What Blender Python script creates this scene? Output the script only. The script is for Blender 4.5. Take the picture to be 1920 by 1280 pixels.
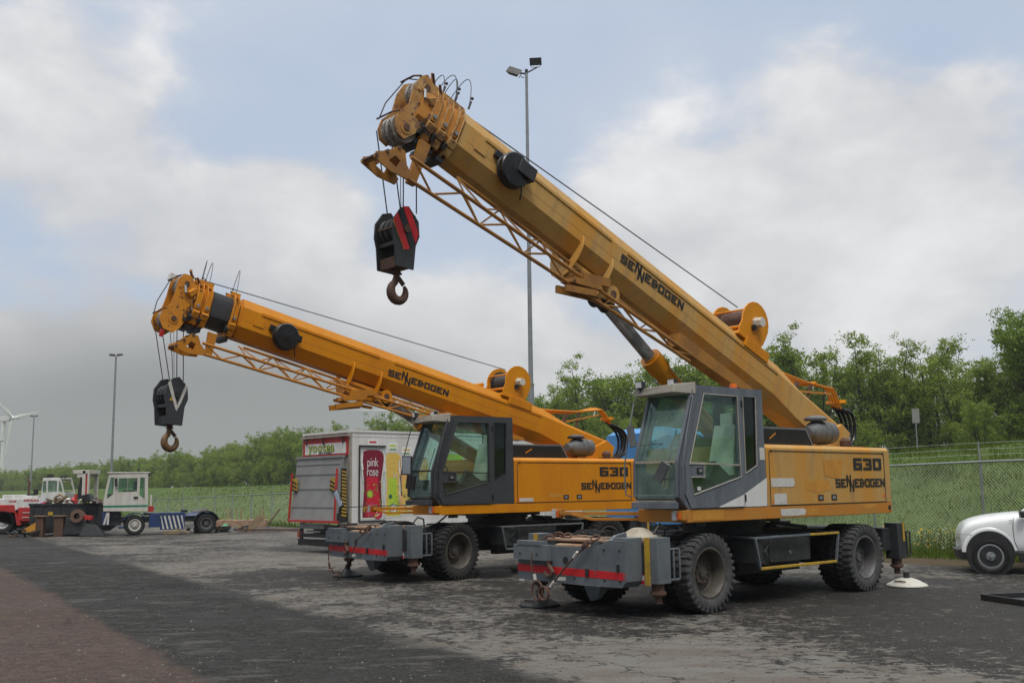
import bpy, math, random
from math import sin, cos, radians, pi, sqrt, atan2, hypot
from mathutils import Vector, Matrix
random.seed(7)
S = bpy.context.scene
C = S.collection
for o in list(bpy.data.objects):
    bpy.data.objects.remove(o)
# ------------------------------------------------------------------ camera
FPX = 1950.0; PITCH = atan2(272, FPX); ROLL = 0.012; EYE = 1.75
cam_d = bpy.data.cameras.new('camera'); cam = bpy.data.objects.new('camera', cam_d); C.objects.link(cam)
cam_d.sensor_width = 36; cam_d.lens = 36 * FPX / 1920; cam_d.clip_start = 0.1; cam_d.clip_end = 6000
_r0 = Vector((1, 0, 0)); _u0 = Vector((0, -sin(PITCH), cos(PITCH))); _f = Vector((0, cos(PITCH), sin(PITCH)))
_r = _r0 * cos(ROLL) - _u0 * sin(ROLL); _u = _u0 * cos(ROLL) + _r0 * sin(ROLL)
cam.matrix_world = Matrix(((_r.x, _u.x, -_f.x, 0), (_r.y, _u.y, -_f.y, 0), (_r.z, _u.z, -_f.z, EYE), (0, 0, 0, 1)))
S.camera = cam
# ------------------------------------------------------------------ render settings
S.view_settings.view_transform = 'Standard'; S.view_settings.look = 'None'
S.view_settings.exposure = 0.0; S.view_settings.gamma = 1.0
S.render.engine = 'CYCLES'
cy = S.cycles
cy.use_denoising = True
cy.max_bounces = 8; cy.diffuse_bounces = 3; cy.glossy_bounces = 3; cy.transmission_bounces = 4; cy.transparent_max_bounces = 24
cy.volume_bounces = 1; cy.volume_step_rate = 4; cy.sample_clamp_indirect = 4
# ------------------------------------------------------------------ sky and sun
SUN_EL = radians(60); SUN_AZ = radians(172)      # azimuth from +Y, clockwise: high behind the camera
W = bpy.data.worlds.new('World'); S.world = W; W.use_nodes = True
nt = W.node_tree; N = nt.nodes; L = nt.links; N.clear()
def nn(t, **k):
    n = N.new(t)
    for a, b in k.items(): setattr(n, a, b)
    return n
def mth(op, a, b=None, c=None):
    n = N.new('ShaderNodeMath'); n.operation = op
    for i, v in enumerate((a, b, c)):
        if v is None: continue
        if isinstance(v, (int, float)): n.inputs[i].default_value = v
        else: L.new(v, n.inputs[i])
    return n.outputs[0]
def smooth(x, a, b):
    n = N.new('ShaderNodeMapRange'); n.interpolation_type = 'SMOOTHSTEP'
    L.new(x, n.inputs[0]); n.inputs[1].default_value = a; n.inputs[2].default_value = b
    return n.outputs[0]
def mixc(f, a, b):
    n = N.new('ShaderNodeMix'); n.data_type = 'RGBA'
    for s, v in ((n.inputs[0], f), (n.inputs[6], a), (n.inputs[7], b)):
        if isinstance(v, (int, float)): s.default_value = v
        elif isinstance(v, tuple): s.default_value = (*v, 1)
        else: L.new(v, s)
    return n.outputs[2]
tc = nn('ShaderNodeTexCoord'); sep = nn('ShaderNodeSeparateXYZ'); L.new(tc.outputs['Generated'], sep.inputs[0])
X, Y, Z = sep.outputs
AZ = mth('ARCTAN2', X, Y); EL = mth('ARCSINE', Z)                 # radians: azimuth clockwise from +Y, elevation
sky = nn('ShaderNodeTexSky', sky_type='NISHITA'); sky.sun_disc = False
sky.sun_elevation = SUN_EL; sky.sun_rotation = SUN_AZ; sky.dust_density = 2.5; sky.air_density = 1.0
skyb = nn('ShaderNodeVectorMath', operation='SCALE'); L.new(sky.outputs[0], skyb.inputs[0]); skyb.inputs['Scale'].default_value = 0.1
comb = nn('ShaderNodeCombineXYZ'); L.new(AZ, comb.inputs[0]); L.new(mth('MULTIPLY', EL, 1.6), comb.inputs[1])
def noise(scale, detail, rough, off=0.0, dist=0.0):
    mp = nn('ShaderNodeMapping'); L.new(comb.outputs[0], mp.inputs[0]); mp.inputs['Location'].default_value = (off, off * .7, off * .3)
    n = nn('ShaderNodeTexNoise'); L.new(mp.outputs[0], n.inputs['Vector'])
    n.inputs['Scale'].default_value = scale; n.inputs['Detail'].default_value = detail; n.inputs['Roughness'].default_value = rough; n.inputs['Distortion'].default_value = dist
    return n.outputs['Fac']
n1 = noise(4.5, 7, .52, 3.1, .15); n2 = noise(11, 6, .55, 9.7, .2); n3 = noise(2.2, 3, .5, 5.5)
def blob(px, py, rx, ry):                                           # a soft cloud lobe centred on a direction of the sky
    a0 = math.atan((px - 960) / FPX); e0 = PITCH + math.atan((640 - py) / FPX)
    a = mth('DIVIDE', mth('SUBTRACT', AZ, a0), rx / FPX); e = mth('DIVIDE', mth('SUBTRACT', EL, e0), ry / FPX)
    return mth('EXPONENT', mth('MULTIPLY', mth('ADD', mth('MULTIPLY', a, a), mth('MULTIPLY', e, e)), -1.0))
def addw(*ts):
    s = None
    for t, w in ts:
        m = mth('MULTIPLY', t, w); s = m if s is None else mth('ADD', s, m)
    return s
# thin veil over the blue part of the sky, thick cumulus lower down
cum = addw((blob(1720, 360, 330, 240), 1.1), (blob(1190, 420, 170, 110), .9), (blob(1420, 430, 180, 110), .7), (blob(560, 400, 170, 130), .8), (blob(60, 250, 260, 260), .9),
           (blob(330, 430, 200, 120), .5), (blob(800, 820, 1500, 290), 1.35), (blob(1900, 100, 160, 120), -.2), (n1, 1.9), (n2, .55))
cmask = smooth(cum, 1.62, 2.02)
clump = addw((n1, .9), (n2, .7), (n3, .5))
lit = smooth(clump, .75, 1.45)
# clouds: bright tops, greyer bases, darker toward the lower left
dark = addw((blob(150, 860, 700, 260), 1.0), (blob(560, 760, 420, 150), .55), (blob(1500, 560, 400, 130), .18), (blob(880, 240, 330, 90), .12))
ccol = mixc(lit, (.54, .55, .575), (.79, .79, .80))
ccol = mixc(smooth(dark, 0.0, 1.15), ccol, (.255, .262, .265))
veil = mixc(smooth(addw((n3, 1.0), (n1, .5)), .45, 1.05), (.45, .53, .67), (.58, .63, .71))
clear = mixc(.12, veil, skyb.outputs[0])
skyc = mixc(cmask, clear, ccol)
lo = smooth(EL, -.02, .05)
skyc = mixc(lo, (.26, .265, .265), skyc)
warm = smooth(EL, radians(26), radians(55)); skyc = mixc(warm, skyc, (.66, .65, .62))
# an overcast sky is far brighter overhead than round the horizon behind the viewer
zen = mth('MULTIPLY', smooth(EL, radians(24), radians(62)), 1.9)
low_ = mth('SUBTRACT', 1.0, smooth(EL, radians(12), radians(50)))
side = mth('SUBTRACT', 1.0, smooth(Y, .45, .85))
gain = mth('SUBTRACT', mth('ADD', 1.14, zen), mth('MULTIPLY', mth('MULTIPLY', side, low_), .74))
bg = nn('ShaderNodeBackground'); L.new(skyc, bg.inputs[0]); L.new(gain, bg.inputs[1])
wo = nn('ShaderNodeOutputWorld'); L.new(bg.outputs[0], wo.inputs[0])
sd = bpy.data.lights.new('sun', 'SUN'); sd.energy = 1.5; sd.angle = radians(14); sd.color = (1, .96, .9)
sun = bpy.data.objects.new('sun', sd); C.objects.link(sun)
_sd = Vector((sin(SUN_AZ) * cos(SUN_EL), cos(SUN_AZ) * cos(SUN_EL), sin(SUN_EL)))
sun.rotation_euler = _sd.to_track_quat('Z', 'Y').to_euler()

# ------------------------------------------------------------------ helpers
class MB:
    """collects shapes and links them as ONE mesh object"""
    def __init__(s): s.v = []; s.f = []; s.m = []; s.s = []
    def add(s, vs, fs, m=0, sm=False):
        b = len(s.v); s.v += [tuple(v) for v in vs]
        for f in fs: s.f.append(tuple(i + b for i in f)); s.m.append(m); s.s.append(sm)
        return s
    def hexa(s, p, m=0):
        return s.add(p, [(0, 3, 2, 1), (4, 5, 6, 7), (0, 1, 5, 4), (1, 2, 6, 5), (2, 3, 7, 6), (3, 0, 4, 7)], m)
    def box(s, a, b, m=0):
        x0, x1 = sorted((a[0], b[0])); y0, y1 = sorted((a[1], b[1])); z0, z1 = sorted((a[2], b[2]))
        return s.hexa([(x0, y0, z0), (x1, y0, z0), (x1, y1, z0), (x0, y1, z0), (x0, y0, z1), (x1, y0, z1), (x1, y1, z1), (x0, y1, z1)], m)
    def obox(s, c, size, rot, m=0):
        M = Matrix.Translation(c) @ rot.to_matrix().to_4x4() if hasattr(rot, 'to_matrix') else Matrix.Translation(c) @ rot.to_4x4()
        h = [d / 2 for d in size]
        return s.hexa([M @ Vector((a * h[0], b * h[1], c2 * h[2])) for c2 in (-1, 1) for a, b in ((-1, -1), (1, -1), (1, 1), (-1, 1))], m)
    def bar(s, p, q, w, h=None, m=0, up=(0, 0, 1)):
        p = Vector(p); q = Vector(q); d = (q - p).normalized(); u = Vector(up)
        if abs(d.dot(u)) > .98: u = Vector((1, 0, 0))
        a = d.cross(u).normalized() * w / 2; b = a.cross(d).normalized() * (h or w) / 2
        return s.hexa([p - a - b, p + a - b, p + a + b, p - a + b, q - a - b, q + a - b, q + a + b, q - a + b], m)
    def cyl(s, p, q, r, r1=None, n=14, m=0, cap=True):
        p = Vector(p); q = Vector(q); d = (q - p).normalized(); u = Vector((0, 0, 1))
        if abs(d.dot(u)) > .9: u = Vector((1, 0, 0))
        a = d.cross(u).normalized(); b = d.cross(a); r1 = r if r1 is None else r1
        vs = [p + (a * cos(t) + b * sin(t)) * r for t in [2 * pi * i / n for i in range(n)]] + [q + (a * cos(t) + b * sin(t)) * r1 for t in [2 * pi * i / n for i in range(n)]]
        s.add(vs, [(i, (i + 1) % n, n + (i + 1) % n, n + i) for i in range(n)], m, True)
        if cap:
            s.add(vs[:n], [tuple(range(n))[::-1]], m); s.add(vs[n:], [tuple(range(n))], m)
        return s
    def tube(s, pts, r, n=7, m=0, closed=False):
        P = [Vector(p) for p in pts]; k = len(P); vs = []; pa = None
        for i, p in enumerate(P):
            a = P[i - 1] if (i > 0 or closed) else p; b = P[(i + 1) % k] if (i < k - 1 or closed) else p
            d = (b - a).normalized()
            if pa is None:
                u = Vector((0, 0, 1)) if abs(d.z) < .9 else Vector((1, 0, 0)); pa = d.cross(u).normalized()
            else: pa = (pa - d * pa.dot(d)).normalized()
            bb = d.cross(pa); rr = r[i] if isinstance(r, (list, tuple)) else r
            vs += [p + (pa * cos(2 * pi * j / n) + bb * sin(2 * pi * j / n)) * rr for j in range(n)]
        fs = []
        for i in range(k if closed else k - 1):
            i2 = (i + 1) % k
            fs += [(i * n + j, i * n + (j + 1) % n, i2 * n + (j + 1) % n, i2 * n + j) for j in range(n)]
        s.add(vs, fs, m, True)
        if not closed:
            s.add(vs[:n], [tuple(range(n))[::-1]], m); s.add(vs[-n:], [tuple(range(n))], m)
        return s
    def prism(s, poly, a, b, ax='y', m=0):
        f = {'y': lambda p, t: (p[0], t, p[1]), 'x': lambda p, t: (t, p[0], p[1]), 'z': lambda p, t: (p[0], p[1], t)}[ax]
        n = len(poly); vs = [f(p, a) for p in poly] + [f(p, b) for p in poly]
        ar = sum(poly[i][0] * poly[(i + 1) % n][1] - poly[(i + 1) % n][0] * poly[i][1] for i in range(n))
        flip = (ar > 0) ^ (b > a) ^ (ax == 'y')
        fs = [tuple(range(n))[::-1], tuple(range(n, 2 * n))] + [(i, (i + 1) % n, n + (i + 1) % n, n + i) for i in range(n)]
        if flip: fs = [t[::-1] for t in fs]
        return s.add(vs, fs, m)
    def loft(s, rings, m=0, sm=True, cap=True, closed=True):
        n = len(rings[0]); vs = [p for r in rings for p in r]; fs = []
        for i in range(len(rings) - 1):
            for j in range(n if closed else n - 1):
                fs.append((i * n + j, i * n + (j + 1) % n, (i + 1) * n + (j + 1) % n, (i + 1) * n + j))
        s.add(vs, fs, m, sm)
        if cap:
            s.add(rings[0], [tuple(range(n))[::-1]], m); s.add(rings[-1], [tuple(range(n))], m)
        return s
    def lathe(s, prof, o, d, n=24, m=0, sm=True):
        """prof: (radius, distance along d)"""
        o = Vector(o); d = Vector(d).normalized(); u = Vector((0, 0, 1)) if abs(d.z) < .9 else Vector((1, 0, 0))
        a = d.cross(u).normalized(); b = d.cross(a)
        vs = [o + d * h + (a * cos(2 * pi * j / n) + b * sin(2 * pi * j / n)) * max(r, 1e-4) for r, h in prof for j in range(n)]
        fs = [(i * n + j, i * n + (j + 1) % n, (i + 1) * n + (j + 1) % n, (i + 1) * n + j) for i in range(len(prof) - 1) for j in range(n)]
        return s.add(vs, fs, m, sm)
    def map(s, fn):
        s.v = [tuple(fn(Vector(v))) for v in s.v]; return s
    def build(s, name, mats, parent=None, loc=None, rot=None, bevel=0.0, sharp=31):
        me = bpy.data.meshes.new(name); me.from_pydata(s.v, [], s.f)
        for m in (mats if isinstance(mats, (list, tuple)) else [mats]): me.materials.append(m)
        me.polygons.foreach_set('material_index', s.m); me.polygons.foreach_set('use_smooth', s.s)
        me.update()
        if any(s.s): me.set_sharp_from_angle(angle=radians(sharp))
        o = bpy.data.objects.new(name, me); C.objects.link(o)
        if parent is not None: o.parent = parent
        if loc is not None: o.location = loc
        if rot is not None: o.rotation_euler = rot
        if bevel > 0:
            b = o.modifiers.new('bevel', 'BEVEL'); b.width = bevel; b.segments = 2; b.limit_method = 'ANGLE'; b.angle_limit = radians(40); b.harden_normals = False
        return o
def tag(o, label=None, cat=None, group=None, kind=None):
    for k, v in (('label', label), ('category', cat), ('group', group), ('kind', kind)):
        if v: o[k] = v
    return o
def empty(name, loc, label, cat, rz=0.0, group=None):
    o = bpy.data.objects.new(name, None); C.objects.link(o); o.location = loc; o.rotation_euler = (0, 0, rz); o.empty_display_size = .3
    return tag(o, label, cat, group)
def copy_tree(o, parent=None):
    c = o.copy(); C.objects.link(c); c.parent = parent
    for ch in list(o.children): copy_tree(ch, c)
    return c
def az_rot(az):                      # local +X points to world (-sin az, -cos az)
    a = radians(az); return atan2(-cos(a), -sin(a))
def curve_plate(outer, holes, t, mp):
    """flat plate with holes; mp maps (x, y, z-thickness) to 3D"""
    cu = bpy.data.curves.new('tmp', 'CURVE'); cu.dimensions = '2D'; cu.fill_mode = 'BOTH'; cu.extrude = t / 2
    for poly in [outer] + holes:
        sp = cu.splines.new('POLY'); sp.points.add(len(poly) - 1)
        for i, p in enumerate(poly): sp.points[i].co = (p[0], p[1], 0, 1)
        sp.use_cyclic_u = True
    ob = bpy.data.objects.new('tmp', cu); C.objects.link(ob)
    me = bpy.data.meshes.new_from_object(ob.evaluated_get(bpy.context.evaluated_depsgraph_get()))
    vs = [mp(*v.co) for v in me.vertices]; fs = [tuple(p.vertices) for p in me.polygons]
    bpy.data.objects.remove(ob); bpy.data.curves.remove(cu); bpy.data.meshes.remove(me)
    return vs, fs
def text_geo(txt, size, mp, align='CENTER', depth=.002, shear=0.0, space=1.0, bold=0.0):
    cu = bpy.data.curves.new('tmp', 'FONT'); cu.body = txt; cu.size = size; cu.align_x = align; cu.align_y = 'CENTER'; cu.extrude = depth; cu.shear = shear
    cu.space_character = space; cu.offset = bold; cu.resolution_u = 3
    ob = bpy.data.objects.new('tmp', cu); C.objects.link(ob)
    me = bpy.data.meshes.new_from_object(ob.evaluated_get(bpy.context.evaluated_depsgraph_get()))
    vs = [mp(*v.co) for v in me.vertices]; fs = [tuple(p.vertices) for p in me.polygons]
    bpy.data.objects.remove(ob); bpy.data.curves.remove(cu); bpy.data.meshes.remove(me)
    return vs, fs
GL = {'S': '11111 10000 11111 00001 11111', 'E': '11111 10000 11110 10000 11111', 'B': '11110 10001 11111 10001 11110', 'O': '11111 10001 10001 10001 11111',
      'G': '11111 10000 10011 10001 11111', '6': '11111 10000 11111 10001 11111', '3': '11111 00001 01111 00001 11111', '0': '11111 10001 10001 10001 11111'}
def block_text(mb, txt, x0, y0, cw, ch, gap, mp, th=.26, m=0, t=.004):
    """squared block letters as thin slabs; mp maps (x, y, t) to 3D; the doubled N of the maker's name steps up and down"""
    x = x0; i = 0
    def slab(q):
        n = len(q); vs = [mp(a, b, 0.0) for a, b in q] + [mp(a, b, t) for a, b in q]
        mb.add(vs, [tuple(range(n))[::-1], tuple(range(n, 2 * n))] + [(k, (k + 1) % n, n + (k + 1) % n, n + k) for k in range(n)], m)
    def nshape(x, y, w, h, e=0.0):
        b = w * .27
        slab([(x, y), (x + b, y), (x + b, y + h), (x, y + h)]); slab([(x + w - b, y), (x + w, y), (x + w, y + h), (x + w - b, y + h)])
        slab([(x + b, y + h), (x + b, y + h - b * 1.5), (x + w - b, y), (x + w - b, y + b * 1.5)])
    while i < len(txt):
        c = txt[i]
        if txt[i:i + 2] == 'NN':
            nshape(x, y0 + ch * .08, cw * .95, ch * 1.36)
            nshape(x + cw * .62, y0 - ch * .50, cw * .95, ch * 1.36 - .0)
            x += cw * 1.57 + gap; i += 2; continue
        if c == 'N': nshape(x, y0, cw, ch)
        elif c in GL:
            rows = GL[c].split()
            cx = [0, th, .5 - th * .35, .5 + th * .35, 1 - th, 1]; ry = [0, .23, .39, .61, .77, 1]
            for r, row in enumerate(rows):
                k = 0
                while k < 5:
                    if row[k] == '1':
                        e = k
                        while e < 4 and row[e + 1] == '1': e += 1
                        ya, yb = 1 - ry[r + 1], 1 - ry[r]
                        slab([(x + cx[k] * cw, y0 + ya * ch), (x + cx[e + 1] * cw, y0 + ya * ch), (x + cx[e + 1] * cw, y0 + yb * ch), (x + cx[k] * cw, y0 + yb * ch)]); k = e + 1
                    else: k += 1
        x += cw + gap; i += 1
    return x
# ------------------------------------------------------------------ materials
def mat(name, c1, c2=None, c3=None, scale=2.5, rough=.5, metal=0.0, bump=0.0, dirt=.3, fine=40, spec=.5, streak=False, thr=(.42, .62), c3thr=(.6, .72)):
    m = bpy.data.materials.new(name); m.use_nodes = True; t = m.node_tree; n = t.nodes; l = t.links
    b = n['Principled BSDF']; b.inputs['Metallic'].default_value = metal; b.inputs['Specular IOR Level'].default_value = spec
    if c2 is None: c2 = tuple(x * (1 - dirt) for x in c1)
    tcn = n.new('ShaderNodeTexCoord'); mp = n.new('ShaderNodeMapping'); l.new(tcn.outputs['Object'], mp.inputs[0])
    if streak: mp.inputs['Scale'].default_value = (1.6, 1.6, .28)
    def nz(sc, det=5, ro=.6, off=0):
        q = n.new('ShaderNodeTexNoise'); mm = n.new('ShaderNodeMapping'); l.new(mp.outputs[0], mm.inputs[0]); mm.inputs['Location'].default_value = (off, off, off)
        l.new(mm.outputs[0], q.inputs['Vector']); q.inputs['Scale'].default_value = sc; q.inputs['Detail'].default_value = det; q.inputs['Roughness'].default_value = ro
        return q.outputs['Fac']
    def rng(x, a, c, d=0, e=1):
        q = n.new('ShaderNodeMapRange'); l.new(x, q.inputs[0]); q.inputs[1].default_value = a; q.inputs[2].default_value = c; q.inputs[3].default_value = d; q.inputs[4].default_value = e
        return q.outputs[0]
    def mix(f, a, c):
        q = n.new('ShaderNodeMix'); q.data_type = 'RGBA'; l.new(f, q.inputs[0])
        for s, v in ((q.inputs[6], a), (q.inputs[7], c)):
            if isinstance(v, tuple): s.default_value = (*v, 1)
            else: l.new(v, s)
        return q.outputs[2]
    n1 = nz(scale); n2 = nz(fine, 3, .7, 3.3)
    col = mix(rng(n1, *thr), c1, c2)
    if c3 is not None: col = mix(rng(nz(scale * 3.1, 6, .7, 7.7), *c3thr), col, c3)
    col = mix(rng(n2, .35, .75, 0, .35), col, tuple(x * .75 for x in c2))
    l.new(col, b.inputs['Base Color']); l.new(rng(n1, .3, .7, max(rough - .1, .03), min(rough + .12, 1)), b.inputs['Roughness'])
    if bump > 0:
        bp = n.new('ShaderNodeBump'); bp.inputs['Strength'].default_value = bump; bp.inputs['Distance'].default_value = .02; l.new(n2, bp.inputs['Height']); l.new(bp.outputs[0], b.inputs['Normal'])
    return m
def glass(name, tint=(.25, .34, .30), alpha=.55, dust=.06, dcol=(.35, .38, .36)):
    m = bpy.data.materials.new(name); m.use_nodes = True; t = m.node_tree; n = t.nodes; l = t.links; n.clear()
    tr = n.new('ShaderNodeBsdfTransparent'); tr.inputs[0].default_value = (*tint, 1); gl = n.new('ShaderNodeBsdfGlossy'); gl.inputs['Roughness'].default_value = .03; gl.inputs[0].default_value = (.85, .95, .92, 1)
    lw = n.new('ShaderNodeLayerWeight'); lw.inputs[0].default_value = .5; pw = n.new('ShaderNodeMath'); pw.operation = 'POWER'; l.new(lw.outputs['Facing'], pw.inputs[0]); pw.inputs[1].default_value = 4.0
    ma = n.new('ShaderNodeMath'); ma.operation = 'MULTIPLY_ADD'; l.new(pw.outputs[0], ma.inputs[0]); ma.inputs[1].default_value = .85; ma.inputs[2].default_value = .05; mx = n.new('ShaderNodeMixShader'); l.new(ma.outputs[0], mx.inputs[0]); l.new(tr.outputs[0], mx.inputs[1]); l.new(gl.outputs[0], mx.inputs[2])
    df = n.new('ShaderNodeBsdfDiffuse'); df.inputs[0].default_value = (*dcol, 1)
    nz = n.new('ShaderNodeTexNoise'); nz.inputs['Scale'].default_value = 4; nz.inputs['Detail'].default_value = 5; tcn = n.new('ShaderNodeTexCoord'); l.new(tcn.outputs['Object'], nz.inputs[0])
    mr = n.new('ShaderNodeMapRange'); l.new(nz.outputs['Fac'], mr.inputs[0]); mr.inputs[1].default_value = .3; mr.inputs[2].default_value = .75; mr.inputs[3].default_value = dust * .4; mr.inputs[4].default_value = dust * 2
    m2 = n.new('ShaderNodeMixShader'); l.new(mr.outputs[0], m2.inputs[0]); l.new(mx.outputs[0], m2.inputs[1]); l.new(df.outputs[0], m2.inputs[2])
    o = n.new('ShaderNodeOutputMaterial'); l.new(m2.outputs[0], o.inputs[0]); return m
M = {}
M['tan'] = mat('weathered_tan_paint', (.50, .305, .10), (.54, .26, .042), (.36, .225, .10), scale=1.1, rough=.6, streak=True, fine=25, bump=.05, thr=(.44, .60), c3thr=(.52, .70), spec=.3)
M['orange'] = mat('orange_yellow_paint', (.64, .245, .003), (.58, .205, .004), (.46, .18, .02), scale=1.2, rough=.45, spec=.3, streak=True, fine=25, c3thr=(.66, .8))
M['orange_bright'] = mat('brighter_orange_paint', (.58, .27, .035), (.50, .22, .03), (.48, .28, .08), scale=6, rough=.5)
M['tan_rail'] = mat('brown_orange_paint', (.46, .21, .035), (.50, .19, .015), (.30, .15, .05), scale=1.8, rough=.55)
M['jib'] = mat('shaded_jib_paint', (.36, .16, .022), (.24, .105, .022), (.15, .075, .035), scale=3, rough=.55)  # darker brown than the boom: underside shade is put into this colour
M['cab_grey'] = mat('weathered_grey_cab_paint', (.145, .162, .185), (.105, .12, .14), (.20, .195, .19), scale=3, rough=.5, streak=True, c3thr=(.62, .8))
M['cab_dark'] = mat('dark_grey_cab_paint', (.050, .056, .064), (.038, .042, .048), (.085, .078, .07), scale=3, rough=.42, c3thr=(.64, .85))
M['chassis'] = mat('grey_chassis_paint', (.135, .155, .17), (.10, .115, .128), (.19, .15, .12), scale=3, rough=.5, bump=.1, c3thr=(.62, .8))
M['chassis_dark'] = mat('grimy_chassis_paint', (.034, .037, .040), (.020, .021, .022), (.060, .047, .035), scale=4, rough=.55, bump=.15)
M['rust'] = mat('rusty_steel', (.12, .060, .038), (.075, .040, .028), (.17, .10, .065), scale=9, rough=.75, bump=.3)
M['rust_tan'] = mat('rusty_pale_deck', (.36, .25, .17), (.26, .15, .09), (.30, .11, .04), scale=4, rough=.7, bump=.2)
M['black'] = mat('black_plastic', (.018, .018, .019), (.028, .028, .03), scale=6, rough=.45)
M['hose'] = mat('black_rubber_hose', (.012, .012, .013), scale=6, rough=.28)
M['tyre'] = mat('worn_tyre_rubber', (.020, .020, .021), (.030, .029, .028), (.055, .05, .045), scale=5, rough=.75, bump=.2, spec=.3)
M['tyre_grey'] = mat('dusty_tyre_rubber', (.080, .080, .081), (.048, .048, .048), (.13, .125, .115), scale=7, rough=.8, bump=.2, spec=.3)
M['rim_dark'] = mat('brown_dusty_rim', (.085, .075, .062), (.055, .048, .04), (.14, .10, .06), scale=7, rough=.6)
M['rim_grey'] = mat('grey_steel_rim', (.12, .12, .125), (.08, .075, .07), (.16, .12, .08), scale=6, rough=.5)
M['white'] = mat('white_paint', (.72, .72, .70), (.60, .59, .56), (.42, .39, .34), scale=2, rough=.4, streak=True, c3thr=(.66, .9))
M['white_clean'] = mat('white_car_paint', (.74, .76, .77), (.70, .72, .73), scale=1, rough=.18)
M['cream'] = mat('dirty_cream_paint', (.60, .585, .52), (.50, .48, .42), (.30, .25, .19), scale=3, rough=.45, streak=True, c3thr=(.62, .85))
M['sheave'] = mat('pale_nylon_sheave', (.46, .45, .41), (.26, .24, .21), (.12, .09, .07), scale=14, thr=(.4, .55), c3thr=(.5, .6), rough=.5)
M['beige'] = mat('beige_plastic', (.36, .335, .285), (.27, .25, .21), scale=4, rough=.6)
M['red'] = mat('red_reflective_tape', (.58, .016, .02), (.48, .012, .016), scale=3, rough=.4)
M['red_paint'] = mat('red_paint', (.48, .03, .03), (.38, .025, .025), scale=2, rough=.45)
M['yellow'] = mat('yellow_paint', (.50, .31, .02), (.36, .23, .04), (.2, .15, .08), scale=8, rough=.55)
M['rod'] = mat('oily_chrome_rod', (.42, .43, .44), (.22, .22, .23), scale=5, rough=.32, metal=.55, fine=12)
M['head_tan'] = mat('rusty_tan_boom_head', (.50, .30, .11), (.42, .20, .045), (.17, .09, .055), scale=3.5, rough=.65, thr=(.42, .56), c3thr=(.50, .60), bump=.2)
M['head_orange'] = mat('chipped_orange_boom_head', (.64, .25, .006), (.55, .20, .01), (.22, .09, .03), scale=4, rough=.55, c3thr=(.56, .64), bump=.1)
M['steel'] = mat('galvanised_steel', (.30, .32, .33), (.24, .255, .265), scale=3, rough=.45, metal=.3)
M['rope'] = mat('wire_rope', (.05, .05, .05), (.035, .034, .033), scale=30, rough=.6)
M['ink'] = mat('black_lettering', (.012, .012, .013), (.02, .02, .02), scale=10, rough=.5)
M['filter_grey'] = mat('grey_filter_housing', (.13, .14, .145), (.09, .095, .10), (.2, .18, .15), scale=4, rough=.55)
M['sticker'] = mat('worn_white_sticker', (.62, .60, .56), (.52, .50, .46), (.40, .30, .2), scale=14, rough=.6, c3thr=(.6, .66))
M['lens'] = mat('clear_lamp_lens', (.75, .76, .78), (.5, .5, .52), scale=30, rough=.12)
M['lamp_orange'] = mat('orange_lens', (.80, .16, .02), scale=10, rough=.2, dirt=.15)
M['lamp_red'] = mat('red_lens', (.45, .02, .02), scale=10, rough=.2, dirt=.15)
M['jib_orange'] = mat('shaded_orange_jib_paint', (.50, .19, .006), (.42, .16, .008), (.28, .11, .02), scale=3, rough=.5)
M['hook_brown'] = mat('worn_brown_hook', (.22, .115, .035), (.12, .065, .03), (.30, .17, .05), scale=9, rough=.6, bump=.2)
M['seat'] = mat('beige_grey_seat', (.62, .60, .54), (.5, .49, .44), scale=6, rough=.8)
M['glass'] = glass('dusty_green_glass', (.76, .90, .83), dust=.16, dcol=(.30, .38, .34))
M['glass_clear'] = glass('clear_green_glass', (.84, .96, .91), dust=.045, dcol=(.30, .38, .34))
M['glass_dark'] = glass('dark_tinted_glass', (.10, .13, .12), dust=.05, dcol=(.1, .12, .11))
M['blue'] = mat('sky_blue_paint', (.06, .27, .60), (.05, .23, .53), scale=2, rough=.35)
M['navy'] = mat('worn_navy_paint', (.022, .05, .15), (.016, .035, .10), (.05, .045, .05), scale=3, rough=.45)
M['grey_panel'] = mat('grey_aluminium_panel', (.30, .30, .29), (.25, .25, .24), scale=1.4, rough=.42, metal=.2)
M['wood'] = mat('weathered_wood', (.30, .22, .12), (.22, .16, .09), scale=5, rough=.8)
M['mirror'] = mat('mirror_glass', (.85, .87, .88), (.8, .82, .84), scale=2, rough=.05, metal=1.0)
# ------------------------------------------------------------------ the setting: yard, dyke, haze
TA = Vector((9.05, 22.35, 0)); TS = Vector((-.589, .808, 0)); TD = Vector((.808, .589, 0))   # edge of the yard: origin, along, away
def smst(a, b, x):
    t = min(1, max(0, (x - a) / (b - a))); return t * t * (3 - 2 * t)
def crest(s): return 3.9 - .05 * min(max(s, 0), 36) + (.0 if s > 0 else -.01 * s)
def foot(s): return -.0165 * min(max(s, 0), 75) - .002 * max(s - 75, 0)
def tz(s, d):
    z = foot(s) * smst(0, 2.5, d) - .01 + .06 * smst(0, 1.0, d)
    z += (crest(s) - foot(s)) * smst(3.2, 25, d) * (1 - .08 * smst(25, 45, d))
    if d > 1.5: z += .06 * sin(s * .9 + d * .7) * sin(s * .31 - d * .53) + .03 * sin(s * 2.3 + d * 1.9)
    return z
def tp(s, d, z=None): return Vector((TA + TS * s + TD * d)[:2] + ((tz(s, d) if z is None else z),)) if False else Vector(((TA + TS * s + TD * d).x, (TA + TS * s + TD * d).y, tz(s, d) if z is None else z))
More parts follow.
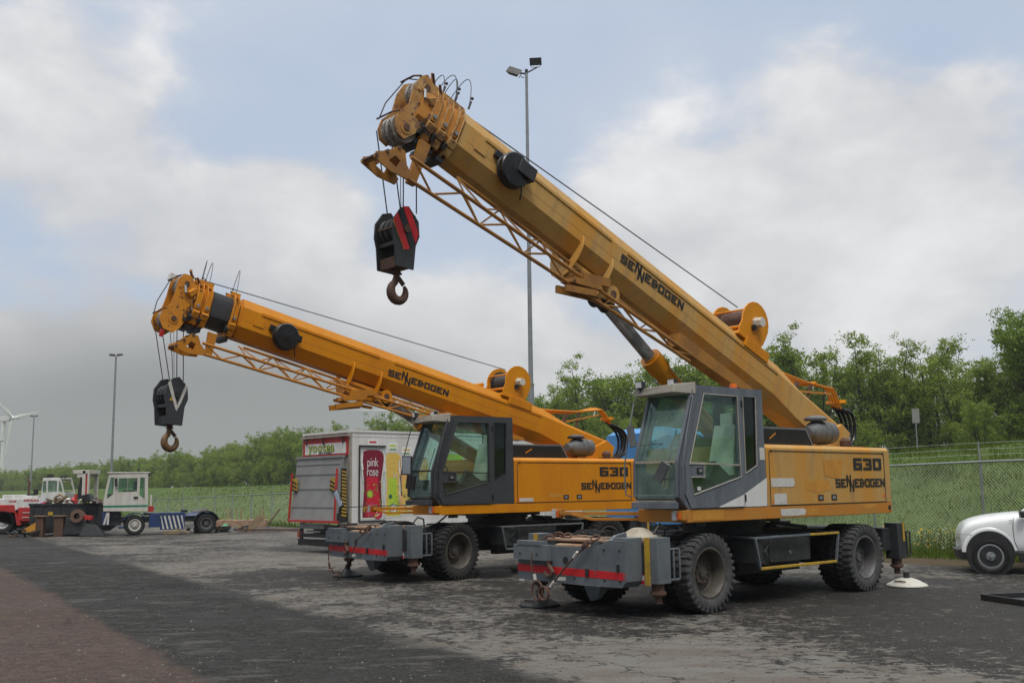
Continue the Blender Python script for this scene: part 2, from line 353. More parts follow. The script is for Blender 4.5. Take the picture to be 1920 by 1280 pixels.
def ground_mat():
    m = bpy.data.materials.new('wet_patchy_asphalt'); m.use_nodes = True; t = m.node_tree; n = t.nodes; l = t.links; b = n['Principled BSDF']
    tcn = n.new('ShaderNodeTexCoord')
    def nz(sc, det=5, ro=.6, off=0, stretch=(1, 1, 1), dist=0, rz=0):
        mm = n.new('ShaderNodeMapping'); l.new(tcn.outputs['Object'], mm.inputs[0]); mm.inputs['Location'].default_value = (off, off, 0); mm.inputs['Scale'].default_value = stretch; mm.inputs['Rotation'].default_value = (0, 0, rz)
        q = n.new('ShaderNodeTexNoise'); l.new(mm.outputs[0], q.inputs['Vector']); q.inputs['Scale'].default_value = sc; q.inputs['Detail'].default_value = det; q.inputs['Roughness'].default_value = ro; q.inputs['Distortion'].default_value = dist
        return q.outputs['Fac']
    def rng(x, a, c, d=0, e=1, sm=True):
        q = n.new('ShaderNodeMapRange'); l.new(x, q.inputs[0])
        if sm: q.interpolation_type = 'SMOOTHSTEP'
        for i, v in enumerate((a, c, d, e)): q.inputs[i + 1].default_value = v
        return q.outputs[0]
    def mt(op, a, c):
        q = n.new('ShaderNodeMath'); q.operation = op
        for i, v in enumerate((a, c)):
            if isinstance(v, (int, float)): q.inputs[i].default_value = v
            else: l.new(v, q.inputs[i])
        return q.outputs[0]
    def mix(f, a, c):
        q = n.new('ShaderNodeMix'); q.data_type = 'RGBA'; l.new(f, q.inputs[0])
        for s, v in ((q.inputs[6], a), (q.inputs[7], c)):
            if isinstance(v, tuple): s.default_value = (*v, 1)
            else: l.new(v, s)
        return q.outputs[2]
    # strips of different asphalt laid along the yard (distance from a seam that runs left-back to right-front)
    sep = n.new('ShaderNodeSeparateXYZ'); l.new(tcn.outputs['Object'], sep.inputs[0])
    dx, dy = 8.7, -14.2; ln = hypot(dx, dy); nx, ny = -dy / ln, dx / ln          # unit normal toward the cranes
    d = mt('ADD', mt('ADD', mt('MULTIPLY', sep.outputs[0], nx), mt('MULTIPLY', sep.outputs[1], ny)), -(-12.5 * nx + 25.7 * ny))
    dn = mt('ADD', d, mt('MULTIPLY', mt('SUBTRACT', nz(1.2, 4, .6, 2), .5), .55))
    big = nz(.22, 4, .55, 4.0, (1, 1, 1), .6); mid = nz(1.1, 6, .68, 8.0, (1, 1, 1), .8); fin = nz(6.0, 6, .75, 1.0, (1, 1, 1), .5); grit = nz(70, 3, .8, 0)
    fin2 = nz(13, 6, .85, 6, (.6, 1, 1), .5)
    def soft_oval(x, y, rx, ry):                                  # soft oval mask for darker and paler tarmac
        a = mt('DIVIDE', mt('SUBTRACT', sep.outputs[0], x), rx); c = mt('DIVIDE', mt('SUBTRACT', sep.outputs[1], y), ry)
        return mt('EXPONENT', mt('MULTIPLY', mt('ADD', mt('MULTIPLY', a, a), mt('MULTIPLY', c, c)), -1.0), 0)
    patch = mt('ADD', mt('ADD', mt('MULTIPLY', big, .75), mt('MULTIPLY', mid, .85)), mt('ADD', mt('MULTIPLY', fin, 1.1), mt('MULTIPLY', fin2, 1.0)))
    shade_and_dark = mt('ADD', mt('ADD', soft_oval(3.4, 16.8, 5.0, 2.6), soft_oval(-1.2, 22.0, 4.5, 1.8)), mt('ADD', soft_oval(8.5, 14.5, 4.5, 4.0), soft_oval(4.2, 10.6, 1.8, 1.2)))  # shade under the cranes painted in; other ovals are darker tarmac to the right
    worn = mt('ADD', mt('ADD', soft_oval(.6, 11.3, 2.6, 1.9), soft_oval(-4.5, 26, 7, 7)), mt('ADD', soft_oval(-1.5, 15.0, 1.5, 2.2), soft_oval(2.9, 9.6, 1.6, 1.2)))
    patch = mt('ADD', patch, mt('SUBTRACT', mt('MULTIPLY', worn, .11), mt('MULTIPLY', shade_and_dark, .17)))
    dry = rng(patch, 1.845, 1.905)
    rubbed = nz(2.1, 7, .72, 21, (.45, 1, 1), .4, .25)
    # the dark base shows where the painted crane shade holds back the pale patches
    broad_noise = rng(nz(.12, 2, .5, 31), .40, .58)
    base = mix(rng(mid, .35, .65), (.018, .0175, .0165), (.030, .0275, .025))
    base = mix(rng(fin, .45, .65), base, (.040, .036, .033))
    pale = mix(rng(rubbed, .4, .62), (.160, .154, .143), (.128, .112, .097))
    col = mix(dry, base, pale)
    strip = mix(rng(mt('ADD', mt('MULTIPLY', mid, .6), mt('MULTIPLY', rubbed, .9)), .78, .92), (.021, .021, .020), (.066, .064, .059))
    col = mix(rng(dn, 2.5, 2.9), strip, col)
    brown = mix(rng(mt('ADD', mt('MULTIPLY', fin, .8), mt('MULTIPLY', mid, .4)), .52, .72), (.050, .034, .028), (.092, .068, .056))
    col = mix(rng(dn, -.12, .12), brown, col)
    grit2 = nz(28, 4, .85, 3)
    col = mix(rng(grit2, .52, .66, 0, .55), col, (.16, .152, .142))
    col = mix(rng(grit2, .34, .46, .6, 0), col, (.018, .018, .017))
    col = mix(rng(grit, .55, .75, 0, .4), col, (.15, .145, .138))
    vo = n.new('ShaderNodeTexVoronoi'); vo.feature = 'DISTANCE_TO_EDGE'; vo.inputs['Scale'].default_value = .42
    vm = n.new('ShaderNodeVectorMath'); vm.operation = 'ADD'; l.new(tcn.outputs['Object'], vm.inputs[0])
    nv = n.new('ShaderNodeTexNoise'); nv.inputs['Scale'].default_value = 2.2; nv.inputs['Detail'].default_value = 5; l.new(tcn.outputs['Object'], nv.inputs['Vector'])
    vs_ = n.new('ShaderNodeVectorMath'); vs_.operation = 'SCALE'; vs_.inputs['Scale'].default_value = .9; l.new(nv.outputs['Color'], vs_.inputs[0]); l.new(vs_.outputs[0], vm.inputs[1]); l.new(vm.outputs[0], vo.inputs['Vector'])
    crack = mt('MULTIPLY', rng(vo.outputs['Distance'], .0, .010, .75, 0), rng(nz(.5, 3, .6, 44), .50, .60))
    col = mix(crack, col, (.010, .010, .010))
    col = mix(rng(grit, .30, .42, .5, 0), col, (.015, .015, .015))
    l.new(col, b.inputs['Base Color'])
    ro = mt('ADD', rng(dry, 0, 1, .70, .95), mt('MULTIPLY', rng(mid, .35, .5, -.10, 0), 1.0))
    l.new(ro, b.inputs['Roughness']); b.inputs['Specular IOR Level'].default_value = .10
    bp = n.new('ShaderNodeBump'); bp.inputs['Strength'].default_value = .7; bp.inputs['Distance'].default_value = .012; l.new(mt('ADD', mt('ADD', grit, grit2), fin), bp.inputs['Height']); l.new(bp.outputs[0], b.inputs['Normal'])
    return m
mb = MB()
ss = [-400, -100, -30, 0, 20, 40, 80, 160, 400, 900, 2500]; dd = [-1800, -400, -100, -50, -25, -10, -3, 0]
g = {}
for i, s in enumerate(ss):
    for j, d in enumerate(dd): p = tp(s, d, 0.0); g[i, j] = len(mb.v); mb.v.append(tuple(p))
for i in range(len(ss) - 1):
    for j in range(len(dd) - 1): mb.f.append((g[i, j], g[i, j + 1], g[i + 1, j + 1], g[i + 1, j])[::-1]); mb.m.append(0); mb.s.append(False)
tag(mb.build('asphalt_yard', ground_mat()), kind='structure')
RP = random.Random(9); pb_ = MB()
for _ in range(3600):                                          # loose grit and small stones on the tarmac
    y = 5.5 + 18 * RP.random() ** 1.6; x = RP.uniform(-.56, .56) * y; r = RP.uniform(.004, .013) * (1 if RP.random() < .97 else 1.8)
    a = RP.uniform(0, 3.1); ca, sa = cos(a) * r, sin(a) * r
    pb_.add([(x - ca, y - sa, .001), (x + sa, y - ca, .001), (x + ca, y + sa, .001), (x - sa, y + ca, .001), (x, y, r * .9)], [(0, 1, 4), (1, 2, 4), (2, 3, 4), (3, 0, 4)], RP.choice((0, 0, 1)))
tag(pb_.build('loose_grit', [mat('pale_grit', (.20, .19, .175), scale=20, rough=.9), mat('dark_grit', (.05, .048, .045), scale=20, rough=.9)]), 'loose grit and small stones scattered over the asphalt', 'grit', kind='stuff')
M['grass'] = mat('meadow_grass_soil', (.068, .108, .016), (.048, .082, .013), (.095, .125, .026), scale=.5, rough=.9, fine=9, bump=.6, spec=.15)
M['dirt'] = mat('verge_dirt', (.085, .062, .040), (.055, .045, .026), (.05, .07, .02), scale=1.5, rough=.95, bump=.5, spec=.1)
mb = MB()
ss = [-400, -150, -60] + [-30 + 1.5 * i for i in range(100)] + [125, 140, 160, 190, 230, 280, 350, 450, 600, 900, 1500, 2500]
dd = [-.6, 0, .4, .9, 1.5, 2.0, 2.5, 3.2, 4.2, 5.5, 7, 8.5, 10, 11.5, 13, 14.5, 16, 18, 20, 22, 24, 26, 29, 33, 40, 50, 70, 110, 200, 500, 1800]
for i, s in enumerate(ss):
    for j, d in enumerate(dd): g[i, j] = len(mb.v); mb.v.append(tuple(tp(s, d) if d > 0 else tp(s, d, 0.006 if d == 0 else -.02)))
for i in range(len(ss) - 1):
    for j in range(len(dd) - 1): mb.f.append((g[i, j], g[i, j + 1], g[i + 1, j + 1], g[i + 1, j])[::-1]); mb.m.append(1 if dd[j] < 1.4 else 0); mb.s.append(True)
tag(mb.build('grass_dyke', [M['grass'], M['dirt']], sharp=180), kind='structure')

# foliage materials
def leafmat(name, a, b, c):
    m = bpy.data.materials.new(name); m.use_nodes = True; t = m.node_tree; n = t.nodes; l = t.links; n.clear()
    ge = n.new('ShaderNodeNewGeometry'); cr = n.new('ShaderNodeValToRGB'); l.new(ge.outputs['Random Per Island'], cr.inputs[0])
    e = cr.color_ramp.elements; e[0].color = (*a, 1); e[1].color = (*c, 1); x = e.new(.5); x.color = (*b, 1)
    df = n.new('ShaderNodeBsdfDiffuse'); tr = n.new('ShaderNodeBsdfTranslucent'); l.new(cr.outputs[0], df.inputs[0]); l.new(cr.outputs[0], tr.inputs[0])
    mx = n.new('ShaderNodeMixShader'); mx.inputs[0].default_value = .35; l.new(df.outputs[0], mx.inputs[1]); l.new(tr.outputs[0], mx.inputs[2])
    o = n.new('ShaderNodeOutputMaterial'); l.new(mx.outputs[0], o.inputs[0]); return m
M['leaf'] = leafmat('spring_leaves', (.15, .21, .036), (.22, .30, .056), (.32, .40, .095))
M['leaf2'] = leafmat('darker_leaves', (.12, .18, .032), (.18, .26, .048), (.26, .35, .075))
M['blade'] = leafmat('grass_blades', (.058, .100, .014), (.085, .132, .02), (.135, .165, .036))
M['bark'] = mat('dark_bark', (.035, .032, .026), (.05, .045, .038), scale=5, rough=.9, bump=.4)
def tree_meshes(seed, h, w, nc, per, leaf, low=.22, mat_=None):
    R = random.Random(seed); tb = MB(); cb = MB(); tips = []
    nl = R.randint(4, 6); base = Vector((0, 0, -.3))
    k0 = h * R.uniform(.10, .18); fork = Vector((R.uniform(-.2, .2), R.uniform(-.2, .2), k0))
    tb.tube([base, fork * .5, fork], [.19, .16, .14], 7)
    for i in range(nl):
        a = 2 * pi * (i + R.random() * .6) / nl; sp = w * R.uniform(.18, .46); top = h * R.uniform(.66, 1.0)
        pts = [fork]; q = 6
        for j in range(1, q + 1):
            t = j / q; r = sp * t ** .8
            pts.append(Vector((cos(a) * r + R.uniform(-.12, .12), sin(a) * r + R.uniform(-.12, .12), k0 + (top - k0) * t)))
        tb.tube(pts, [.12 * (1 - .85 * j / q) + .012 for j in range(q + 1)], 5)
        for j in range(1, q + 1):
            for _ in range(3):
                b = R.uniform(0, 2 * pi); ln = w * R.uniform(.12, .34) * (1.2 - .55 * j / q); e = pts[j] + Vector((cos(b) * ln, sin(b) * ln, R.uniform(.1, .9) * ln + .1))
                mid = (pts[j] + e) / 2 + Vector((0, 0, .08)); tb.tube([pts[j], mid, e], [.035, .024, .01], 4); tips.append(e); tips.append(mid + Vector((0, 0, .1)))
        tips.append(pts[-1]); tips.append(pts[-2])
    cl = []
    while len(cl) < nc:
        e = R.choice(tips); p = e + Vector((R.gauss(0, .28), R.gauss(0, .28), R.gauss(0, .28)))
        if p.z < h * low and R.random() < .7: continue
        cl.append((p, R.uniform(.22, .55)))
    for p, r in cl:
        sh = Vector((R.uniform(.7, 1.3), R.uniform(.7, 1.3), R.uniform(.6, 1.0)))
        for _ in range(int(per * R.uniform(.6, 1.3))):
            d = Vector((R.gauss(0, 1), R.gauss(0, 1), R.gauss(0, 1))) * r * .55
            c = p + Vector((d.x * sh.x, d.y * sh.y, d.z * sh.z))
            n = Vector((R.gauss(0, 1), R.gauss(0, 1), R.gauss(0, .8) + .5)).normalized(); u = n.orthogonal().normalized(); v = n.cross(u)
            th = R.uniform(0, 6.28); u, v = u * cos(th) + v * sin(th), v * cos(th) - u * sin(th); s_ = leaf * R.uniform(.6, 1.4)
            cb.add([c - u * s_, c - v * s_ * .6, c + u * s_, c + v * s_ * .6], [(0, 1, 2, 3)])
    return tb, cb
protos = []
for k, (hh, ww, nc, per, lf, lo) in enumerate([(11.5, 6.6, 320, 48, .085, .14), (12.5, 7.2, 340, 48, .085, .1), (10.5, 6.8, 320, 48, .09, .05), (12.0, 6.2, 290, 48, .085, .16), (9.0, 7.2, 340, 48, .10, .0)]):
    tb, cb = tree_meshes(40 + k, hh, ww, nc, per, lf, lo)
    r = empty('tree', (0, 0, 0), 'x', 'tree'); tb.build('trunk', M['bark'], r); cb.build('crown', M['leaf2'] if k in (2, 4) else M['leaf'], r)
    protos.append((r, hh))
used = set(); RT = random.Random(11)
def put_tree(s, d, h, label, group=None):
    k = RT.randrange(5); r, hh = protos[k]
    o = r if k not in used else copy_tree(r)
    used.add(k); p = tp(s, d); sc = h / hh
    o.location = (p.x, p.y, p.z - (.1 if s < 112 else 1.2)); o.rotation_euler = (0, 0, RT.uniform(0, 6.28)); o.scale = (sc * RT.uniform(.9, 1.1), sc * RT.uniform(.9, 1.1), sc)
    tag(o, label, 'tree', group); return o
tp_ = []
def hgt(s):
    K = [(15, 11.0), (22, 11.4), (30, 11.6), (36, 11.9), (42, 12.6), (50, 12.4), (60, 12.6), (70, 12.3), (80, 12.5), (95, 12.0), (110, 10.8), (125, 10.4), (150, 11.2), (170, 10.6), (200, 9.2), (240, 8.6), (400, 9), (700, 13)]
    for (a, x), (b, y) in zip(K, K[1:]):
        if a <= s <= b: return x + (y - x) * (s - a) / (b - a)
    return 8.5
s = 19.0
while s < 640:
    h = hgt(s) * RT.uniform(.93, 1.07)
    if s < 112:
        put_tree(s, 55 + RT.uniform(-2, 2), h, 'leafy green tree in the row along the top of the grassy dyke behind the cranes', 'trees in the row on the dyke')
        if RT.random() < .9: put_tree(s + 2, 60 + RT.uniform(-2, 3), h * .82, 'leafy green tree in the row along the top of the grassy dyke behind the cranes', 'trees in the row on the dyke')
    else:
        put_tree(s, 52 + RT.uniform(-3, 3), h * .96, 'tree in the dense hazy wood beyond the fence behind the white truck and tractor', 'trees in the far hazy wood')
        put_tree(s + 2, 57 + RT.uniform(-3, 3), h, 'tree in the dense hazy wood beyond the fence behind the white truck and tractor', 'trees in the far hazy wood')
    if s > 60: put_tree(s + 1, 48 + RT.uniform(-2, 2), h * .55, 'low bushy tree at the foot of the tree row beyond the fence', 'low bushy trees under the tree row')
    elif RT.random() < .6: put_tree(s + 1, 50 + RT.uniform(-2, 2), h * .42, 'low bushy tree at the foot of the tree row beyond the fence', 'low bushy trees under the tree row')
    s += RT.uniform(2.7, 3.7) * (1 if s < 112 else .8 + s / 320)

# grass blades, weeds and flowers on the verge and the slope
RG = random.Random(5)
gb = MB()
def blade(p, h, w, lean):
    a = RG.uniform(0, 2 * pi); u = Vector((cos(a), sin(a), 0)) * w / 2; t = Vector((RG.gauss(0, lean), RG.gauss(0, lean), h))
    gb.add([p - u, p + u, p + u * .5 + t * .6, p + t + Vector((t.x, t.y, 0)) * .3, p - u * .5 + t * .6], [(0, 1, 2, 3, 4)])
def scatter(n, s0, s1, d0, d1, h0, h1, w, pw=1.0):
    for _ in range(n):
        s = RG.uniform(s0, s1); d = d0 + (d1 - d0) * RG.random() ** pw
        q = .6 + .4 * sin(s * 1.7 + d) * sin(d * 2.1 - s * .6)
        blade(tp(s, d), RG.uniform(h0, h1) * (.55 + q * .6), w, .08)
scatter(26000, -8, 16, 3.2, 30, .06, .20, .03, .9)
for _ in range(60):
    cs_, cd_ = RG.uniform(-8, 18), RG.uniform(3.5, 24); r_ = RG.uniform(.3, 1.1)
    for _ in range(90):
        blade(tp(cs_ + RG.gauss(0, r_), cd_ + RG.gauss(0, r_ * .5)), RG.uniform(.2, .5), .03, .12)
scatter(9000, -6, 14, .9, 3.4, .10, .42, .016)
scatter(4000, 14, 40, 1.0, 6, .15, .45, .04)
scatter(7000, 26, 70, .8, 6, .2, .6, .06)
scatter(4000, 30, 110, 5, 30, .15, .4, .08)
tag(gb.build('grass_tufts', M['blade']), 'long green grass and weeds growing on the dyke and along the fence', 'grass', kind='stuff')
M['petal_y'] = mat('yellow_petals', (.75, .52, .02), (.65, .42, .02), scale=20, rough=.7)
M['petal_w'] = mat('white_petals', (.70, .70, .62), (.6, .6, .5), scale=20, rough=.7)
fb = MB()
def flower(p, h, m, r):
    top = p + Vector((RG.gauss(0, .05), RG.gauss(0, .05), h)); fb.bar(p, top, .008, .008, 2)
    for _ in range(3):
        a = RG.uniform(0, 6.28); u = Vector((cos(a), sin(a), RG.uniform(-.5, .5))) * r; v = Vector((-sin(a) * .6, cos(a) * .6, .7)) * r
        fb.add([top - u, top - v, top + u, top + v], [(0, 1, 2, 3)], m)
for _ in range(330):
    s = RG.choice([RG.gauss(-.5, .9), RG.gauss(2.3, .8), RG.gauss(4.5, 2.5), RG.gauss(1.2, 1.5)]); d = RG.uniform(1.6, 3.2); flower(tp(s, d), RG.uniform(.2, .62) + (.25 if s < .8 else 0), 0, RG.uniform(.012, .028))
for _ in range(240):
    s = RG.choice([RG.gauss(0.5, 1.2), RG.gauss(6, 3), RG.gauss(-2.5, 1.2)]); d = RG.uniform(2.0, 6); flower(tp(s, d), RG.uniform(.15, .6), 1, RG.uniform(.012, .024))
for _ in range(160):
    s = RG.uniform(32, 60); d = RG.uniform(1.6, 4); flower(tp(s, d), RG.uniform(.5, .9), 0, .03)
tag(fb.build('wildflowers', [M['petal_y'], M['petal_w'], M['blade']]), 'yellow and white wildflowers among the weeds by the fence', 'flowers', kind='stuff')

# chain-link fence
fr = empty('chain_link_fence', tuple(tp(0, 2.5)), 'galvanised chain link fence with a top rail running along the foot of the dyke', 'fence')
def fz(s): return 2.2 - .0165 * min(max(s, 0), 75)          # top rail height
def rel(p): return p - fr.location
M['wire'] = mat('galvanised_wire', (.42, .44, .42), (.34, .36, .34), scale=3, rough=.5, metal=.2)
wb = MB(); s0, s1 = -9.0, 66.0; H = 2.1; st = .085
i = 0; s = s0 - H
def wire(sa, za, sb, zb):
    pa = rel(tp(sa, 2.5, fz(sa) - H + za)); pb = rel(tp(sb, 2.5, fz(sb) - H + zb)); r = .0034 if sa < 20 else .0030
    n = TD * r; u = Vector((0, 0, 1)) * r
    wb.add([pa - n, pa + n + u, pa + n - u, pb - n, pb + n + u, pb + n - u], [(0, 1, 4, 3), (1, 2, 5, 4), (2, 0, 3, 5)])
while s < s1:
    a, b = max(s, s0), min(s + H, s1)
    if b > a: wire(a, a - s, b, b - s); wire(a, H - (a - s), b, H - (b - s))
    s += st if s < 14 else (.16 if s < 40 else .26)
wb.build('wire_mesh', M['wire'], fr)
rb = MB(); pts = [rel(tp(q, 2.5, fz(q))) for q in range(-9, 67, 3)]; rb.tube(pts, .024, 8); rb.build('top_rail', M['steel'], fr)
q = -8.2
while q < 66:
    pb = MB(); a = rel(tp(q, 2.53, fz(q) - H - .3)); b = rel(tp(q, 2.53, fz(q) + .02)); pb.cyl(a, b, .030 if q < 20 else .035, n=8)
    pb.bar(b, b + Vector((0, 0, .45)) + TD * -.02, .03, .03); pb.build('post', M['steel'], fr); q += 2.9
for k, hz in enumerate((.17, .3, .44)):
    bb = MB(); bb.tube([rel(tp(v, 2.53, fz(v) + hz)) for v in range(-9, 67, 5)], .0035, 4); bb.build('barbed_wire', M['wire'], fr)

# haze: even thin air round everything
hz = MB(); hz.box((-900, -60, -6), (700, 1100, 75))
hm = bpy.data.materials.new('thin_air'); hm.use_nodes = True; t = hm.node_tree; t.nodes.clear()
pv = t.nodes.new('ShaderNodeVolumePrincipled'); pv.inputs['Density'].default_value = .00036; pv.inputs['Color'].default_value = (.66, .70, .73, 1)
oo = t.nodes.new('ShaderNodeOutputMaterial'); t.links.new(pv.outputs[0], oo.inputs['Volume'])
ho = hz.build('haze', hm); tag(ho, 'pale even haze that fades the far wood and turbines', 'haze', kind='stuff')
# ------------------------------------------------------------------ wheels
def tyre_mb(R=.54, w=.28, r=.34, lugs=34, seed=0):
    mb = MB(); h = w / 2
    prof = [(r, -h * .72), (r + .03, -h * .86), ((r + R) / 2, -h * 1.0), (R - .06, -h * .96), (R - .022, -h * .80), (R - .018, 0), (R - .022, h * .80), (R - .06, h * .96), ((r + R) / 2, h), (r + .03, h * .86), (r, h * .72), (r - .02, 0), (r, -h * .72)]
    mb.lathe(prof, (0, 0, 0), (0, 1, 0), 44, 0)
    def pt(a, y, rr): return (cos(a) * rr, y, sin(a) * rr)
    for i in range(lugs):
        a = 2 * pi * i / lugs; da = 2 * pi / lugs
        for sgn in (-1, 1):
            o = a + (da * .5 if sgn > 0 else 0)
            p = []
            for rr in (R - .03, R):
                p += [pt(o - da * .10, sgn * h * .04, rr), pt(o + da * .22, sgn * h * .04, rr), pt(o + da * .42, sgn * h * (.99 if rr < R - .01 else .9), rr - (.004 if rr == R else 0)), pt(o - da * .06, sgn * h * (.99 if rr < R - .01 else .9), rr - (.004 if rr == R else 0))]
            if sgn < 0: p = [p[3], p[2], p[1], p[0], p[7], p[6], p[5], p[4]]
            mb.hexa(p, 0)
            q = [pt(o - da * .06, sgn * h * .88, R - .01), pt(o + da * .42, sgn * h * .88, R - .01), pt(o + da * .36, sgn * h * .99, R - .085), pt(o, sgn * h * .99, R - .085),
                 pt(o - da * .06, sgn * h * 1.0, R - .008), pt(o + da * .42, sgn * h * 1.0, R - .008), pt(o + da * .36, sgn * h * 1.035, R - .08), pt(o, sgn * h * 1.035, R - .08)]
            mb.hexa(q, 0)
    return mb
def rim_mb(r=.34, w=.28, dish=.17, hub=.13, bolts=10, holes=False):
    """dish: how far the disc sits behind the outer (+Y) lip"""
    mb = MB(); h = w / 2 * .80; y = h - dish
    mb.lathe([(r + .012, h - .02), (r + .018, h), (r - .012, h + .004), (r - .03, h - .02), (r - .045, h - .05), (r - .055, y + .02), (r - .08, y), (hub + .05, y + .01), (hub + .03, y + .03), (hub + .02, y + .055), (hub * .55, y + .06), (hub * .5, y + .085), (0, y + .09)], (0, 0, 0), (0, 1, 0), 36, 0)
    mb.lathe([(r - .02, -h), (r - .06, -h * .5), (r - .07, y - .01), (0, y - .012)], (0, 0, 0), (0, 1, 0), 36, 0)
    for i in range(bolts):
        a = 2 * pi * i / bolts; c = (cos(a) * (hub + .005), y + .05, sin(a) * (hub + .005)); mb.cyl(c, (c[0], y + .085, c[2]), .014, n=6, m=1)
    if holes:
        for i in range(8):
            a = 2 * pi * (i + .5) / 8; rr = (r + hub) / 2 - .01; c = (cos(a) * rr, y + .004, sin(a) * rr); mb.cyl(c, (c[0], y + .012, c[2]), .032, n=10, m=2)
    return mb
def wheel(parent, x, y, side, R=.54, w=.28, r=.34, dish=.17, tm='tyre', rm='rim_grey', steer=0.0, z=None, hub=.13, bolts=10, holes=False, lugs=34, hm='rust'):
    """side +1: outer face toward +Y"""
    t = tyre_mb(R, w, r, lugs).build('wheel', M[tm], parent, loc=(x, y, R if z is None else z), rot=(0, RT.uniform(0, 6), (0 if side > 0 else pi) + steer), bevel=0.006, sharp=50)
    k = rim_mb(r, w, dish, hub, bolts, holes).build('rim', [M[rm], M[hm], M['black']], t)
    return t

# ------------------------------------------------------------------ the cranes
PIV = (-2.9, 0.0, 2.5)
M['dusty_pad'] = mat('dusty_pad', (.44, .40, .32), (.33, .29, .22), (.2, .15, .1), scale=6, rough=.7)
def rings_box(u, t, rg, lo, bo, hw, ht, hb):
    """octagonal boom section at u, going round: top right -> ..."""
    return [(u, ht, t), (u, hw, rg), (u, hw, lo), (u, hb, bo), (u, -hb, bo), (u, -hw, lo), (u, -hw, rg), (u, -ht, t)]
def logo(mb, fn, w, h, gap=None):
    cw = w / 9.9; block_text(mb, 'SENNEBOGEN', 0, 0, cw, h, cw * .14, fn, th=.27, t=.003)
def make_crane(c):
    """c: per-crane differences (paints, boom angle, boom head, wear)"""
    P = c['paint']; K = c['cab']; G = M['chassis']; GD = M['chassis_dark']; root = empty('telescopic_crane', c['loc'], c['label'], 'crane', az_rot(c['az']), None)
    # ---------------- chassis
    mb = MB()
    mb.box((-3.1, -.42, .52), (3.05, .42, .98)); mb.box((-3.35, -.5, .9), (3.2, .5, .99))
    mb.box((-.9, -.9, .62), (.7, .9, .92)); mb.cyl((0, 0, .99), (0, 0, 1.16), .62, n=28)
    mb.bar((1.94, -.7, .52), (1.94, .7, .52), .2, .22); mb.bar((-2.13, -.7, .52), (-2.13, .7, .52), .2, .22)
    mb.cyl((1.94, 0, .52), (1.94, .01, .5), .05); mb.bar((.7, .3, .7), (1.94, .15, .55), .12, .12)
    for y in (-.62, .62): mb.box((-1.0, y - .1, .40), (.6, y + .1, .62))
    mb.tube([(-1.9, .3, .7), (-1.2, .55, .5), (-.3, .5, .45), (.6, .45, .5), (1.3, .2, .6)], .025)
    mb.tube([(1.6, .5, 1.02), (1.0, .7, 1.05), (.6, .5, 1.15)], .03); mb.tube([(-1.5, .5, 1.02), (-1.1, .8, 1.06), (-.5, .55, 1.14)], .03)
    mb.build('chassis_frame', GD, root, bevel=.012)
    # front bumper block with its sloping top
    f = MB(); X0, X1 = 3.08, 3.4
    f.prism([(-1.11, .43), (-.36, .42), (.28, .41), (.93, .42), (1.0, .50), (1.0, 1.03), (.72, 1.03), (.40, .92), (-.36, .92), (-1.11, .90)], X0, X1, 'x', 0)
    f.prism([(X1 - .02, .94), (X1 - .02, .918), (2.55, .97), (2.55, 1.02), (2.9, 1.02)], -.36, .42, 'y', 1)
    f.hexa([(3.402, .36, .93), (3.402, .44, .925), (3.05, .44, 1.0), (3.05, .36, 1.0), (3.39, .36, .96), (3.39, .44, 1.0), (3.05, .44, 1.06), (3.05, .36, 1.03)], 0)
    f.box((3.06, .72, 1.02), (3.36, 1.0, 1.06), 0)
    f.box((3.4, -1.10, .715), (3.50, -.40, .93), 0); f.box((3.38, -1.02, .9), (3.5, -.5, .985), 0)     # hook box on the right
    f.hexa([(3.25, .24, .20), (3.3, .24, .20), (3.42, .24, .42), (3.2, .24, .42), (3.25, .40, .24), (3.3, .40, .24), (3.42, .55, .42), (3.2, .55, .42)], 0)  # tow lug
    f.cyl((3.402, -.12, .73), (3.37, -.12, .73), .055, n=16, m=2); f.box((3.4, .28, .54), (3.43, .33, .64), 2); f.box((3.4, .86, .62), (3.43, .89, .72), 2); f.box((3.40, -1.09, .40), (3.405, -.98, .43), 3)
    for (yy, zz0) in ((-.95, .80), (-.60, .80), (.62, .90), (.90, .90), (.62, .50), (.90, .50), (.05, .50)): f.cyl((3.4 if yy > -.3 or zz0 < .7 else 3.5, yy, zz0), (3.412 if yy > -.3 or zz0 < .7 else 3.512, yy, zz0), .016, n=6, m=2)
    f.bar((3.395, .98, .48), (3.395, .98, 1.0), .02, .03, 0); f.bar((3.402, .45, .56), (3.402, .52, .92), .012, .012, 0); f.box((3.4, -.30, .45), (3.404, -.12, .50), 3)
    f.hexa([(3.39, .70, 1.03), (3.39, .76, 1.03), (3.1, .76, 1.03), (3.1, .70, 1.03), (3.3, .70, 1.09), (3.3, .76, 1.09), (3.1, .76, 1.12), (3.1, .70, 1.12)], 0)
    b = f.build('front_bumper', [G, M['rust_tan'], M['black'], M['sticker']], root, bevel=.012)
    s = MB(); zz = lambda y: .595 - .028 * (y + 1.1) / 2.1
    s.hexa([(3.4, -1.112, zz(-1.1) - .05), (3.404, -1.112, zz(-1.1) - .05), (3.404, -1.112, zz(-1.1) + .05), (3.4, -1.112, zz(-1.1) + .05), (3.4, 1.0, zz(1) - .05), (3.404, 1.0, zz(1) - .05), (3.404, 1.0, zz(1) + .05), (3.4, 1.0, zz(1) + .05)])
    s.box((3.1, -1.1145, .545), (3.404, -1.1105, .645)); s.build('red_stripe', M['red'], b)
    h = MB(); h.tube([(3.44, -.41, .715), (3.45, -.41, .66), (3.45, -.36, .61), (3.45, -.33, .57), (3.45, -.36, .52), (3.45, -.42, .505), (3.45, -.47, .53), (3.45, -.485, .575)], [.05, .032, .03, .03, .03, .03, .025, .015], 9)
    h.build('tow_hook', M['rust'], b)
